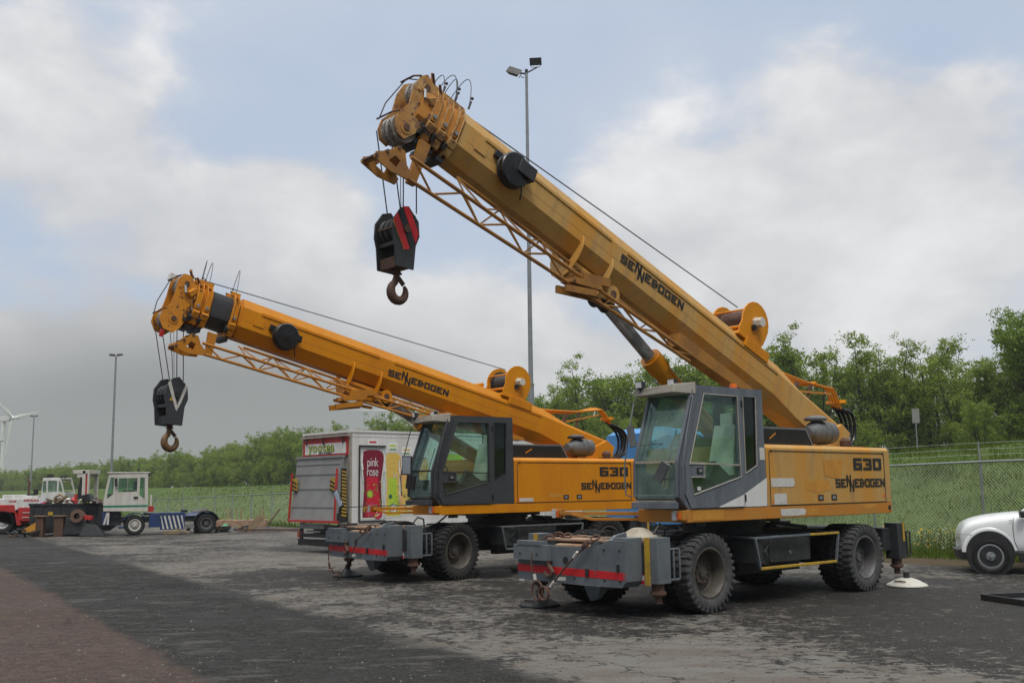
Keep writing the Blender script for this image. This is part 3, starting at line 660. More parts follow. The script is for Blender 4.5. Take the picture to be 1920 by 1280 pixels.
    # deck over the front axle, outrigger beams and legs
    d = MB(); d.box((-3.45, -1.12, .60), (-2.9, 1.12, .98), 0); d.build('outrigger_beam', GD, root, bevel=.01)
    d = MB(); d.box((2.62, -1.12, .60), (3.08, 1.12, .98), 0)
    d.box((2.5, -.62, .985), (3.3, .95, 1.02), 1)
    for y in (.3, .55, -.4): d.bar((2.7, y, 1.03), (3.2, y, 1.03), .05, .03, 1)
    d.tube([(2.55, .95, 1.03), (2.6, 1.0, 1.16), (2.75, 1.02, 1.2), (2.85, 1.02, 1.1)], .018, 6, 0)
    d.build('outrigger_beam', [GD, M['rust_tan']], root, bevel=.01)
    for sx, X, Yy in ((1, 2.9, 1), (1, 2.9, -1), (-1, -3.3, 1), (-1, -3.3, -1)):
        o = MB(); y0, y1 = (1.02, 1.26) if Yy > 0 else (-1.26, -1.02)
        o.box((X - .10, y0, .46), (X + .16, y1, 1.06), 0); ym = (y0 + y1) / 2
        o.cyl((X + .03, ym, .46), (X + .03, ym, .30), .085, n=14, m=1); o.cyl((X + .03, ym, .30), (X + .03, ym, .20), .05, n=12, m=1); o.cyl((X + .03, ym, .36), (X + .03, ym, .32), .11, n=14, m=1)
        # guard frame beside the wheel
        for (a, q) in (((X - .34, .50), (X - .34, .90)), ((X - .34, .90), (X - .08, .90)), ((X - .34, .50), (X + .1, .50)), ((X - .22, .5), (X - .22, .9))):
            o.bar((a[0], y1 * .96, a[1]), (q[0], y1 * .96, q[1]), .022, .03, 0)
        o.tube([(X - .3, ym, .55), (X - .27, ym * 1.02, .7), (X - .3, ym, .85), (X - .2, ym, .95)], .014, 6, 2); o.tube([(X - .2, ym, .52), (X - .18, ym * 1.03, .68), (X - .16, ym, .88)], .014, 6, 2)
        leg = o.build('outrigger_leg', [G if sx > 0 else GD, M['rust'], M['hose']], root, bevel=.008)
        q = MB(); xf = X + .163 if sx > 0 else X - .1
        if sx > 0 and c['yellow_post']: q.box((xf, y0 + .03 if Yy > 0 else y1 - .1, .44), (xf + .02, y0 + .11 if Yy > 0 else y1 - .02, 1.06), 0)
        elif sx < 0: q.box((X - .06, y1 + .002 * Yy, .75), (X + .0, y1 + .01 * Yy, 1.07), 0)
        if q.v: q.build('yellow_strip', M['yellow'], leg)
        q = MB(); qx = xf + .002
        ya, yb = (y0 - .09, y0 + .0) if Yy > 0 else (y1 + .24, y1 + .33)
        q.box((xf - .02, ya, .45), (qx, yb, .80), 0)
        for k in range(3): q.hexa([(qx, ya, .46 + k * .12), (qx + .003, ya, .46 + k * .12), (qx + .003, ya, .51 + k * .12), (qx, ya, .51 + k * .12), (qx, yb, .40 + k * .12 + .05), (qx + .003, yb, .45 + k * .12), (qx + .003, yb, .50 + k * .12), (qx, yb, .50 + k * .12)], 1)
        q.build('warning_board', [M['sticker'], M['red']], leg)
    pd = MB(); pd.lathe([(0, .0), (.29, .0), (.29, .02), (.12, .13), (.07, .15), (0, .155)], (2.75, .66, 1.02), (0, 0, 1), 24); pd.bar((2.62, .42, 1.07), (2.74, .38, 1.07), .02, .02)
    if c['white_pad']: pd.build('support_pad', M['dusty_pad'], root)
    # side steps with tool box
    for Yy in (1, -1):
        t = MB(); yo = 1.22 * Yy; yi = .8 * Yy
        A, B, D, E = (.86, .965), (-1.36, .965), (-1.26, .525), (.76, .525)
        t.bar((A[0], yo, A[1]), (-.55, yo, .965), .035, .035, 0); t.bar((-.55, yo, .965), (B[0], yo, B[1]), .035, .035, 1 if c['yellow_step'] else 0)
        t.bar((D[0], yo, D[1]), (E[0], yo, E[1]), .035, .04, 1 if c['yellow_step'] else 0); t.bar((A[0], yo, A[1]), (E[0], yo, E[1]), .04, .03, 0); t.bar((B[0], yo, B[1]), (D[0], yo, D[1]), .04, .03, 0)
        for xx, zt in ((.86, .965), (-1.36, .965), (.2, .965), (-.7, .965)): t.bar((xx, yo, zt), (xx - .03, yi, .985), .03, .03, 0)
        t.box((-.68, yi, .585), (.40, yo * .93, .925), 2); t.hexa([(.40, yi, .56), (.42, yo * .93, .56), (.84, yo, .60), (.84, yi, .60), (.40, yi, .94), (.42, yo * .93, .94), (.84, yo, .94), (.84, yi, .94)], 2)
        t.bar((.40, yo * .95, .9), (.62, yo * .99, .76), .02, .02, 2); t.bar((.62, yo * .99, .76), (.40, yo * .95, .58), .02, .02, 2)
        t.cyl((-.12, yo * .93, .72), (-.12, yo * .945, .72), .03, n=12, m=0); t.cyl((-.16, yo * .93, .80), (-.16, yo * .94, .80), .015, n=8, m=0)
        t.build('side_step', [M['chassis'] if c['yellow_step'] else M['filter_grey'], M['yellow'], GD], root, bevel=.006)
    for side in (1, -1):
        for x, st in ((1.94, c.get('steer', 0)), (-2.13, 0)):
            r0 = 'rim_dark' if x > 0 else 'rim_grey'
            near = side > 0
            yo, yi = 1.115, .785
            # steered pair turns about its own king pin
            sx = x + sin(st) * .33 * side; sy = yi * side + 0
            wheel(root, x, yo * side, side, tm='tyre_grey' if (near and c['grey_tyre']) else 'tyre', rm=r0 if c['grey_tyre'] else 'rim_dark', dish=.20, steer=st, hm='rust' if x > 0 else 'rim_grey')
            wheel(root, x + sin(st) * .33 * side, yi * side, -side, tm='tyre', rm='rim_grey', dish=.05, steer=st)
    # ---------------- turning upper structure
    pf = MB(); R_ = M['tan_rail'] if c['worn'] else P
    pf.box((-3.0, -1.25, 1.235), (.58, 1.25, 1.412), 0); pf.box((.58, .36, 1.235), (2.41, 1.25, 1.412), 0); pf.box((.58, -.35, 1.25), (1.0, .36, 1.38), 0); pf.hexa([(-3.12, -1.2, 1.26), (-3.0, -1.25, 1.237), (-3.0, 1.25, 1.237), (-3.12, 1.2, 1.26), (-3.12, -1.2, 1.41), (-3.0, -1.25, 1.41), (-3.0, 1.25, 1.41), (-3.12, 1.2, 1.41)], 0)
    pf.box((-.7, -.6, 1.16), (.7, .6, 1.235), 1); pf.cyl((0, 0, 1.1), (0, 0, 1.23), .66, n=30, m=1)
    pf.box((1.9, 1.1, 1.17), (2.1, 1.16, 1.235), 1); pf.bar((2.12, 1.12, 1.235), (2.3, 1.0, 1.06), .05, .03, 1); pf.bar((2.3, 1.0, 1.06), (2.3, .7, 1.05), .05, .03, 1)
    pf.cyl((-2.94, 1.25, 1.33), (-2.94, 1.262, 1.33), .04, n=12, m=2)
    pl = pf.build('turntable_platform', [R_, GD, M['black']], root, bevel=.008)
    if c['worn']:
        for a_, b_ in (((1.62, 1.2505, 1.26), (2.30, 1.2545, 1.40)), ((-.46, 1.2505, 1.26), (-.80, 1.254, 1.37)), ((-2.1, 1.2505, 1.32), (-2.5, 1.2535, 1.40))): q = MB(); q.box(a_, b_); q.build('repaint_patch', M['orange_bright'], pl)
        q = MB(); q.prism([(.22, 1.27), (.24, 1.37), (-.1, 1.375), (-.38, 1.37), (-.44, 1.33), (-.40, 1.27), (0, 1.262)], 1.2515, 1.2555, 'y'); q.build('torn_sticker', M['sticker'], pl)
    # headlamps on brackets at the front
    for (hx, hy) in ((2.50, 1.12), (2.55, -1.25)) if c['worn'] else ((2.50, 1.12), (2.62, -1.05)):
        q = MB(); q.box((2.41, hy - .07, 1.27), (2.50, hy + .12, 1.40), 0); q.box((2.5, hy - .05, 1.27), (2.53, hy + .03, 1.40), 1); q.box((2.5, hy + .04, 1.28), (2.53, hy + .10, 1.38), 2)
        q.build('headlamp', [R_, M['lens'], M['lamp_orange']], root, bevel=.006)
    q = MB(); q.bar((2.36, .36, 1.35), (2.50, -1.25, 1.34), .05, .055, 0); q.bar((2.33, .36, 1.27), (2.46, -.5, 1.26), .05, .04, 0); q.bar((2.46, -.5, 1.26), (2.5, -.9, 1.33), .04, .04, 0); q.build('lamp_arm', R_, root, bevel=.005)
    # engine housing behind the cab
    e = MB(); x0, x1 = .55, -3.02
    def sec(x, w, zt, ch): return [(x, w, 1.414), (x, w, zt - ch), (x, w - ch, zt), (x, -w + ch, zt), (x, -w, zt - ch), (x, -w, 1.414)]
    e.loft([sec(x0, 1.25, 2.335, .055), sec(x1, 1.25, 2.335, .055), sec(x1 - .10, 1.19, 2.26, .07)], 0, sm=False)
    e.prism([(-1.9, 2.33), (-3.0, 2.33), (-3.15, 2.62), (-2.9, 2.78), (-2.6, 2.66)], .40, .47, 'y', 0); e.prism([(-1.9, 2.33), (-3.0, 2.33), (-3.15, 2.62), (-2.9, 2.78), (-2.6, 2.66)], -.47, -.40, 'y', 0)
    eh = e.build('engine_housing', [P], root, bevel=.012)
    g = MB()
    for a, b2 in (((.46, 2.235), (-2.84, 2.235)), ((.47, 1.43), (.47, 2.22)), ((-2.84, 1.43), (-2.84, 2.235)), ((.47, 1.428), (-2.84, 1.428))):
        g.bar((a[0], 1.251, a[1]), (b2[0], 1.251, b2[1]), .007, .012, 0)
    for xx in (-1.42, -1.05): pass
    for xx in (-.79, -1.17): g.box((xx, 1.25, 1.48), (xx - .15, 1.256, 1.57), 0); g.box((xx - .03, 1.256, 1.50), (xx - .11, 1.259, 1.545), 1)
    for xx, zz2 in ((.42, 2.235), (-2.8, 2.235)): g.cyl((xx, 1.25, zz2), (xx, 1.264, zz2), .018, n=8, m=0)
    g.build('door_seam_and_latches', [M['black'], M['steel']], eh)
    q = MB(); fn = lambda a, b3, t: (-1.87 - a, 1.2515 + t, b3); block_text(q, '630', 0, 1.955, .265, .195, .04, fn, th=.30)
    q.build('model_number', M['ink'], eh); q = MB(); cw = 1.42 / 9.9; fn = lambda a, b3, t: (-1.31 - a, 1.2515 + t, b3); block_text(q, 'SENNEBOGEN', 0, 1.675, cw, .14, cw * .13, fn, th=.27); q.build('lettering', M['ink'], eh)
    class DQ:
        mm = [('sticker', 'sticker'), ('lamp_orange', 'reflector'), ('rust', 'sticker_print'), ('orange_bright', 'repaint_patch')]
        def _o(s, k): q_ = MB(); return q_, k
        def prism(s, p_, a_, b_, ax, m): q_ = MB(); q_.prism(p_, a_, b_, ax, 0); q_.build(s.mm[m][1], M[s.mm[m][0]], eh)
        def box(s, a_, b_, m): q_ = MB(); q_.box(a_, b_, 0); q_.build(s.mm[m][1], M[s.mm[m][0]], eh)
    q = DQ()
    if c['worn']:
        q.prism([(.44, 1.70), (-.14, 1.70), (-.17, 1.76), (-.14, 1.83), (.44, 1.83)], 1.251, 1.2545, 'y', 0); q.box((.38, 1.251, 1.44), (.06, 1.2545, 1.60), 0); q.box((.42, 1.251, 1.46), (.40, 1.255, 1.50), 1)
        q.prism([(-.98, 2.11), (-1.57, 2.12), (-1.52, 1.95), (-1.46, 1.80), (-1.02, 1.86)], 1.2505, 1.2522, 'y', 3); q.prism([(-.47, 1.77), (-.8, 1.79), (-1.12, 1.79), (-1.17, 1.64), (-.75, 1.60), (-.46, 1.66)], 1.2505, 1.2515, 'y', 3)
    else:
        q.box((.42, 1.251, 1.45), (.05, 1.2545, 1.52), 0); q.box((.50, 1.251, 1.46), (.44, 1.2545, 1.51), 1); q.box((-.4, 1.2505, 1.53), (-.75, 1.2515, 1.60), 3)
    q.box((-2.77, 1.251, 1.50), (-2.81, 1.2545, 1.56), 1)
    # cooling grille frame
    q = MB(); q.prism([(.50, 2.337), (-1.25, 2.337), (-1.06, 2.61), (.02 + .5, 2.605)], .90, .86, 'y', 0)
    for k in range(9): q.box((.46, .902, 2.365 + k * .025), (-1.17 + k * .02, .912, 2.374 + k * .025), 1)
    q.bar((.5, .9, 2.605), (-1.06, .9, 2.615), .03, .03, 2); q.bar((-1.06, .9, 2.615), (-1.25, .9, 2.35), .03, .03, 2); q.bar((-1.06, .9, 2.615), (-1.0, -.3, 2.615), .03, .03, 2); q.box((-1.0, -.2, 2.337), (.4, .86, 2.5), 0)
    q.bar((-.05, .914, 2.44), (-.22, .914, 2.53), .006, .02, 3)
    q.build('radiator_grille', [M['black'], M['chassis_dark'], M['cab_grey'], M['tan_rail'] if c['worn'] else M['orange']], root)
    # air cleaner with rain cap
    q = MB(); ax = (-1, 0, 0); o = (-1.42, .70, 2.585)
    q.lathe([(.0, 0), (.09, .0), (.10, .1), (.17, .17), (.185, .2), (.185, .34), (.20, .35), (.20, .38), (.185, .39), (.185, .50), (.20, .51), (.20, .54), (.185, .55), (.18, .70), (.15, .73), (0, .74)], o, ax, 26, 0)
    q.cyl((-1.70, .70, 2.70), (-1.70, .70, 2.80), .075, n=16); q.lathe([(.075, 0), (.185, .01), (.19, .045), (.15, .075), (.08, .095), (0, .10)], (-1.70, .70, 2.775), (0, 0, 1), 24, 1)
    q.build('air_cleaner', [M['filter_grey'], M['filter_grey'] if c['worn'] else M['black']], root)
    q = MB(); q.box((-2.95, .3, 2.337), (-2.6, .85, 2.37), 1); q.lathe([(.0, 0), (.09, .01), (.1, .1), (.06, .15), (0, .16)], (-2.72, .62, 2.37), (0, 0, 1), 14, 1); q.lathe([(.0, 0), (.06, .01), (.06, .12), (0, .13)], (-2.86, .45, 2.37), (0, 0, 1), 12, 0)
    q.build('rusty_fittings', [M['black'], M['rust']], root)
    # ---------------- cab
    YO, YI = 1.25, .44
    out = [(2.38, 1.415), (2.585, 1.60), (2.565, 2.05), (2.20, 3.06), (2.13, 3.13), (.58, 3.14), (.56, 1.415)]
    dwin = [(1.99, 3.01), (1.22, 3.01), (1.20, 1.85), (2.28, 1.61), (2.33, 1.85), (2.03, 1.85), (2.03, 2.03), (2.35, 2.03), (2.22, 2.38)]
    rwin = [(1.06, 3.02), (.75, 3.02), (.78, 2.02), (1.06, 1.90)]
    cb = MB()
    fwin = [(1.99, 3.01), (.72, 3.01), (.74, 2.0), (1.2, 1.85), (2.28, 1.61), (2.33, 1.85), (2.35, 2.03), (2.22, 2.38)]
    for yy, hl in ((YO - .02, [dwin, rwin]), (YI + .02, [fwin])):
        vs, fs = curve_plate(out, hl, .04, lambda a, b4, t: (a, yy + t, b4)); cb.add(vs, fs, 0)
    cb.prism([(2.20, 3.06), (2.13, 3.13), (1.95, 3.131), (1.95, 3.05), (2.17, 3.05)], YI + .04, YO - .04, 'y', 0)      # roof round a glass hatch added to let light into the cab
    cb.box((.56, YI + .04, 3.06), (.95, YO - .04, 3.138), 0)
    for ya, yb in ((YI + .04, YI + .14), (YO - .14, YO - .04)): cb.box((.95, ya, 3.06), (1.95, yb, 3.135), 0)
    cb.prism([(2.38, 1.415), (2.585, 1.60), (2.57, 1.62), (2.3, 1.50), (.60, 1.50), (.56, 1.415)], YI + .04, YO - .04, 'y', 0)
    cb.box((.56, YI + .04, 1.5), (.60, YO - .04, 2.05), 0); cb.box((.56, YI + .04, 2.95), (.60, YO - .04, 3.07), 0); cb.box((.56, YI + .04, 2.05), (.60, YI + .10, 2.95), 0); cb.box((.56, YO - .10, 2.05), (.60, YO - .04, 2.95), 0)
    for ya, yb in ((YI, YI + .05), (YO - .05, YO)):                                              # front posts
        cb.hexa([(2.55, ya, 1.58), (2.60, ya, 1.58), (2.60, yb, 1.58), (2.55, yb, 1.58), (2.53, ya, 2.06), (2.58, ya, 2.06), (2.58, yb, 2.06), (2.53, yb, 2.06)], 0)
        cb.hexa([(2.53, ya, 2.06), (2.58, ya, 2.06), (2.58, yb, 2.06), (2.53, yb, 2.06), (2.16, ya, 3.07), (2.21, ya, 3.07), (2.21, yb, 3.07), (2.16, yb, 3.07)], 0)
    cb.bar((2.60, YI, 1.47), (2.60, YO - .02, 1.47), .08, .09, 0)
    cab = cb.build('cab', [K], root, bevel=.008)
    # door, proud of the side
    dout = [(2.05, 3.09), (1.13, 3.09), (1.14, 1.43), (2.34, 1.43), (2.44, 1.60), (2.43, 2.02), (2.30, 2.40)]
    vs, fs = curve_plate(dout, [dwin], .016, lambda a, b4, t: (a, YO + .012 + t, b4)); q = MB(); q.add(vs, fs); q.build('cab_door', K, cab, bevel=.006)
    q = MB(); q.box((2.20, YO + .02, 1.90), (2.08, YO + .032, 1.98), 0); q.box((2.17, YO + .032, 1.92), (2.11, YO + .042, 1.96), 1); q.box((1.115, YO, 2.85), (1.14, YO + .04, 2.95), 0); q.box((1.115, YO, 1.5), (1.14, YO + .04, 1.6), 0); q.build('door_latch', [M['black'], M['steel']], cab)
    tr = MB(); edge = M['beige'] if c['worn'] else M['black']
    tr.tube([(a, YO + .022, b4) for a, b4 in dwin], .011, 5, closed=True); tr.tube([(a, YO + .003, b4) for a, b4 in rwin], .011, 5, closed=True)
    tr.bar((2.35, YO + .01, 2.10 - .05), (1.21, YO + .01, 2.02), .02, .022); tr.build('window_seal', edge, cab)
    gl = MB(); gl.box((.575, YI + .10, 2.05), (.58, YO - .10, 2.95)); gl.build('back_window', M['glass_clear'], cab); gl = MB(); gl.box((.95, YI + .14, 3.10), (1.95, YO - .14, 3.106)); gl.build('roof_hatch', M['glass_clear'], cab); gl = MB(); gm = M['glass'] if c['worn'] else M['glass_clear']
    def pane(mb_, poly, y, m=0): mb_.prism(poly, y, y - .006, 'y', m)
    for y, w_ in ((YO - .015, dwin), (YI + .02, fwin)): q = MB(); pane(q, w_, y); q.build('side_glass', M['glass_clear'], cab)
    gl.hexa([(2.575, YI + .06, 1.56), (2.582, YI + .06, 1.56), (2.582, YO - .06, 1.56), (2.575, YO - .06, 1.56), (2.555, YI + .06, 2.04), (2.562, YI + .06, 2.04), (2.562, YO - .06, 2.04), (2.555, YO - .06, 2.04)]); gl.build('lower_windscreen', gm, cab); gl = MB()
    gl.hexa([(2.545, YI + .06, 2.09), (2.552, YI + .06, 2.09), (2.552, YO - .06, 2.09), (2.545, YO - .06, 2.09), (2.195, YI + .06, 3.03), (2.202, YI + .06, 3.03), (2.202, YO - .06, 3.03), (2.195, YO - .06, 3.03)])
    gl.build('upper_windscreen', gm, cab)
    for y in (YO - .015,): gd = MB(); pane(gd, rwin, y); gd.build('rear_window', M['glass_dark'], cab)
    fm = MB(); fm.bar((2.575, YI + .04, 2.065), (2.575, YO - .04, 2.065), .02, .035); fm.build('windscreen_bar', edge, cab); fm = MB(); fm.bar((2.60, YI + .03, 1.53), (2.60, YO - .04, 1.53), .02, .02); fm.build('windscreen_bar', edge, cab)
    wp = MB(); wp.tube([(2.58, .95, 1.53), (2.50, 1.03, 2.1), (2.40, 1.10, 2.5)], .008, 5); wp.tube([(2.58, .6, 2.3), (2.47, .9, 2.32)], .006, 5); wp.build('wiper', M['black'], cab)
    it = MB()
    it.box((1.1, .62, 1.5), (1.55, 1.08, 1.9), 1); it.box((1.05, .60, 1.88), (1.62, 1.10, 2.0), 0); it.hexa([(.98, .62, 2.0), (1.12, .62, 2.0), (1.12, 1.08, 2.0), (.98, 1.08, 2.0), (.86, .66, 2.62), (.98, .66, 2.62), (.98, 1.04, 2.62), (.86, 1.04, 2.62)], 0); it.box((.84, .74, 2.60), (.94, .96, 2.80), 0)
    it.bar((1.35, 1.12, 1.7), (1.75, 1.12, 1.95), .12, .3, 1); it.box((1.3, .50, 1.5), (1.9, .60, 2.0), 1); it.bar((2.25, .85, 1.5), (2.05, .85, 2.05), .07, .07, 1)
    it.tube([(2.05 + .17 * cos(t) * .3, .85 + .17 * sin(t), 2.08 + .17 * cos(t) * .9) for t in [2 * pi * k / 14 for k in range(14)]], .014, 6, 1, True)
    it.box((2.2, YI + .06, 1.5), (2.5, YI + .2, 1.9), 1)
    it.build('cab_interior', [M['seat'], M['black']], cab)
    # visor, lamps, rails, mirrors
    vz = MB(); vz.hexa([(2.50, .42, 3.0), (2.50, 1.14, 3.02), (2.16, 1.27, 3.0), (2.16, .42, 3.0), (2.49, .43, 3.10), (2.47, 1.13, 3.14), (2.14, 1.26, 3.17), (2.14, .42, 3.16)], 0); vz.build('sun_visor', M['beige'], cab, bevel=.01)
    for (lx, ly) in ((2.50, .54), (2.40, 1.05)):
        q = MB(); q.box((lx - .05, ly - .065, 3.11), (lx + .03, ly + .065, 3.21), 0); q.box((lx + .03, ly - .055, 3.12), (lx + .035, ly + .055, 3.20), 1); q.box((lx - .02, ly - .01, 3.06), (lx, ly + .01, 3.11), 0); q.build('work_lamp', [M['black'], M['lens']], cab, bevel=.004)
    if c['worn']:
        q = MB(); q.cyl((.80, .9, 3.138), (.80, .9, 3.17), .07, n=16, m=1); q.cyl((.80, .9, 3.17), (.80, .9, 3.25), .06, .052, n=16, m=0); q.build('beacon', [M['lamp_orange'], M['black']], cab)
    rl = MB(); rl.tube([(2.36, .43, 2.92), (2.40, .38, 2.98), (2.46, .38, 2.92), (2.66, .40, 2.3), (2.72, .40, 1.95), (2.70, .40, 1.62), (2.62, .43, 1.58)], .011, 6)
    rl.tube([(2.22, YO + .0, 2.98), (2.27, YO + .05, 2.95), (2.44, YO + .06, 2.45), (2.56, YO + .07, 2.0), (2.55, YO + .07, 1.62), (2.46, YO + .02, 1.58)], .011, 6); rl.bar((2.56, YO + .07, 1.98), (2.48, YO, 1.98), .012, .012)
    rl.build('grab_rail', M['cab_grey'] if c['worn'] else M['cab_dark'], cab)
    for (mx, my, mz, ww, hh, tilt, face) in c['mirrors']:
        q = MB(); rot = Matrix.Rotation(tilt, 3, 'X') @ Matrix.Rotation(radians(20), 3, 'Z'); q.obox((mx, my, mz), (.04, ww, hh), rot, 0 if face > 0 else 2); q.obox(Vector((mx, my, mz)) + rot @ Vector((.022 * face, 0, 0)), (.005, ww * .86, hh * .88), rot, 1)
        q.tube([(mx, my, mz), (mx - .05, my, mz - hh * .4), (2.53, min(max(my, .5), 1.22), mz - hh * .3)], .009, 5, 0); q.build('mirror', [M['black'], M['mirror'] if face > 0 else M['filter_grey'], M['filter_grey'] if c['worn'] else M['black']], cab, bevel=.01)
    q = MB()
    if c['worn']:
        q.prism([(1.75, 1.432), (1.140, 1.60), (1.145, 1.432)], YO + .021, YO + .0235, 'y', 0); q.build('white_panel', M['white'], cab); q = MB(); q.prism([(1.11, 1.605), (.55, 1.835), (.57, 1.425), (1.11, 1.425)], YO + .001, YO + .004, 'y', 0); q.build('white_panel', M['white'], cab)
        q = MB(); q.box((.70, YO + .001, 2.10), (.575, YO + .004, 2.28), 0); q.build('sticker', M['sticker'], cab); q = MB(); q.box((2.17, YO - .006, 1.67), (2.09, YO - .004, 1.72), 0); q.build('sticker', M['sticker'], cab)
    # ---------------- boom
    a = c['ang']; bm = MB()
    full = lambda u, k=0.0: rings_box(u, .50 - k, .335 - k * .5, -.02 + k * .3, -.22 + k, .35 - k, .235 - k * .6, .17 - k * .3)
    bm.loft([rings_box(-.12, .24, .20, -.16, -.20, .33, .31, .31), rings_box(.0, .30, .26, -.22, -.26, .33, .31, .31), rings_box(1.25, .36, .30, -.16, -.24, .345, .28, .22), rings_box(1.95, .50, .335, -.06, -.24, .35, .235, .17), full(9.28)], 0, sm=False)
    bm.cyl((0, -.37, 0), (0, .37, 0), .17, n=20, m=0); bm.cyl((0, .37, 0), (0, .40, 0), .08, n=14, m=1)
    bm.cyl((-.08, -.33, .02), (-.08, .33, .02), .24, n=24, m=0)
    for sg in (1, -1):
        for u0, u1 in ((2.0, 5.97), (6.33, 8.9)): bm.box((u0, .352 * sg, .30), (u1, .372 * sg, .318), 0); bm.box((u0, .340 * sg, .318), (u1, .355 * sg, .352), 0)
        bm.box((2.0, .35 * sg, .10), (9.2, .3515 * sg, .104), 1)
    bm.box((8.83, .35, .08), (9.03, .372, .215), 0)
    ym = lambda v: Vector((v.x, .10 + .714 * v.y, v.z))      # the boom box sits slightly toward the cab side
    bm.map(ym); bo = bm.build('boom', [P, M['rust']], root, loc=PIV, rot=(0, -a, 0), bevel=.007, sharp=19)
    lg = MB(); cw = 1.40 / 9.9; v0 = c['logo_v']
    block_text(lg, 'SENNEBOGEN', 0, 0, cw, .13, cw * .13, lambda p, q2, t: (6.07 - p, .3535 + t, v0 + q2), th=.27); lg.build('boom_lettering', M['ink'], bo)
    # gusset plates and the cylinder bracket
    q = MB()
    for u in (6.86, 6.22):
        q.prism([(.352, .07), (.40, .02), (.44, -.12), (.40, -.30), (.26, -.50), (.12, -.56), (-.12, -.56), (-.26, -.50), (-.40, -.30), (-.44, -.12), (-.40, .02), (-.352, .07), (-.352, -.02), (-.172, -.30), (.172, -.30), (.352, -.02)], u - .012, u + .012, 'x', 0)
    q.prism([(6.84, -.28), (6.84, -.52), (6.24, -.54), (5.95, -.46), (5.80, -.28)], .20, .14, 'y', 0); q.prism([(6.84, -.28), (6.84, -.52), (6.24, -.54), (5.95, -.46), (5.80, -.28)], -.20, -.14, 'y', 0)
    q.box((6.24, -.14, -.50), (6.84, .14, -.46), 0); q.cyl((5.95, -.26, -.36), (5.95, .26, -.36), .06, n=14, m=1)
    for y in (.22, -.22): q.cyl((5.95, y - .03, -.36), (5.95, y + .03, -.36), .13, n=16, m=0)
    q.map(ym).build('cylinder_bracket', [P, M['rust']], bo, bevel=.005)
    # winch on the back of the boom
    q = MB(); cu_, cv = 2.80, .86
    def plate(y, r=.36):
        ps = [(cu_ + r * cos(t), cv + r * sin(t)) for t in [radians(x) for x in range(-20, 201, 20)]]
        ps += [(cu_ - .30, .60), (cu_ - .22, .46), (cu_ + .34, .46), (cu_ + .38, .60)]
        q.prism(ps, y, y + .03, 'y', 0)
    plate(.30); plate(-.33)
    q.cyl((cu_, .33, cv), (cu_, .36, cv), .10, n=6, m=2); q.cyl((cu_, .36, cv), (cu_, .47, cv - .0), .085, n=6, m=2); q.cyl((cu_ + .05, .33, cv - .11), (cu_ + .05, .37, cv - .11), .05, n=12, m=1)
    q.cyl((cu_ + .33, -.3, cv + .08), (cu_ + .33, .3, cv + .08), .02, n=8, m=0); q.cyl((cu_ + .30, -.3, cv - .22), (cu_ + .30, .3, cv - .22), .03, n=8, m=0)
    q.box((2.42, -.33, .46), (3.2, .36, .52), 0); q.hexa([(2.35, .2, .49), (3.0, .2, .49), (3.0, .38, .33), (2.35, .38, .33), (2.35, .2, .52), (3.0, .2, .52), (3.0, .385, .50), (2.35, .385, .50)], 0)
    q.bar((3.2, -.28, .56), (3.62, -.25, .54), .10, .12, 0); q.cyl((3.5, -.3, .62), (3.5, .0, .62), .05, n=10, m=0)
    w_ = q.build('winch', [M['orange'] if c['worn'] else P, M['black'], M['cream']], bo, bevel=.005)
    q = MB(); q.lathe([(.28, -.29), (.28, -.27), (.20, -.265)] + [(.21 + (.022 if k % 2 else 0), -.26 + k * .02) for k in range(27)] + [(.20, .265), (.28, .27), (.28, .29)], (cu_, 0, cv), (0, 1, 0), 28); q.build('winch_drum', M['rust'] if c['worn'] else M['rope'], bo)
    # hose reel on the side
    ru, rv = 8.40, c['reel_v']; q = MB()
    q.lathe([(.0, 0), (.08, .0), (.23, .0), (.25, .02), (.235, .04), (.235, .10), (.25, .12), (.23, .14), (.08, .15), (0, .16)], (ru, .375, rv), (0, 1, 0), 30, 0)
    q.box((ru - .30, .37, rv - .02), (ru + .0, .56, rv + .17) if c['worn'] else (ru - .22, .5, rv + .10), 1 if c['worn'] else 0); q.bar((ru + .32, .38, rv + .10), (ru, .40, rv + .06), .04, .10, 0)
    q.tube([(ru + .2 * cos(t), .45, rv + .2 * sin(t) - .03) for t in [2 * pi * k / 18 for k in range(18)]], .016, 6, 0, True); q.tube([(ru - .2, .42, rv - .05), (ru - .24, .44, rv - .2), (ru - .28, .40, rv - .28)], .012, 5, 0)
    q.build('hose_reel', [M['hose'], M['filter_grey'] if False else M['black']], bo, bevel=.004)
    # telescoped section ends with their collars
    hs = c['head']; q = MB(); rr = full
    ends = c['collars']
    q.loft([full(9.27, .03), full(9.95 + hs, .03)][:2] if not c['ext'] else [full(9.27, .03), full(9.32, .03)], 2, sm=False)
    if c['ext']: q.loft([full(9.44, .05), full(9.84, .05)], 1, sm=False); q.loft([full(9.84, .07), full(10.25, .07)], 2, sm=False)
    for k, u in enumerate(ends):
        o_ = .030 if k == 0 else .012
        oc = [(.235 + .02, .50 + o_), (.35 + o_ * 1.5, .335 + .02), (.35 + o_ * 1.5, -.02), (.17 + .06, -.25 - o_), (-.17 - .04, -.25 - o_), (-.35 - o_ * 1.5, -.02), (-.35 - o_ * 1.5, .355), (-.255, .50 + o_)]
        for u2 in (u, u + .085): q.prism(oc, u2, u2 + .016, 'x', 0)
        for y in (.14, -.14): q.box((u - .02, y - .04, .50), (u + .15, y + .04, .58), 0); q.cyl((u - .03, y, .565), (u + .17, y, .565), .018, n=8, m=1)
        q.box((u + .016, -.2, .47), (u + .085, .2, .50), 0); q.box((u + .016, .33, .02), (u + .085, .365, .33), 2)
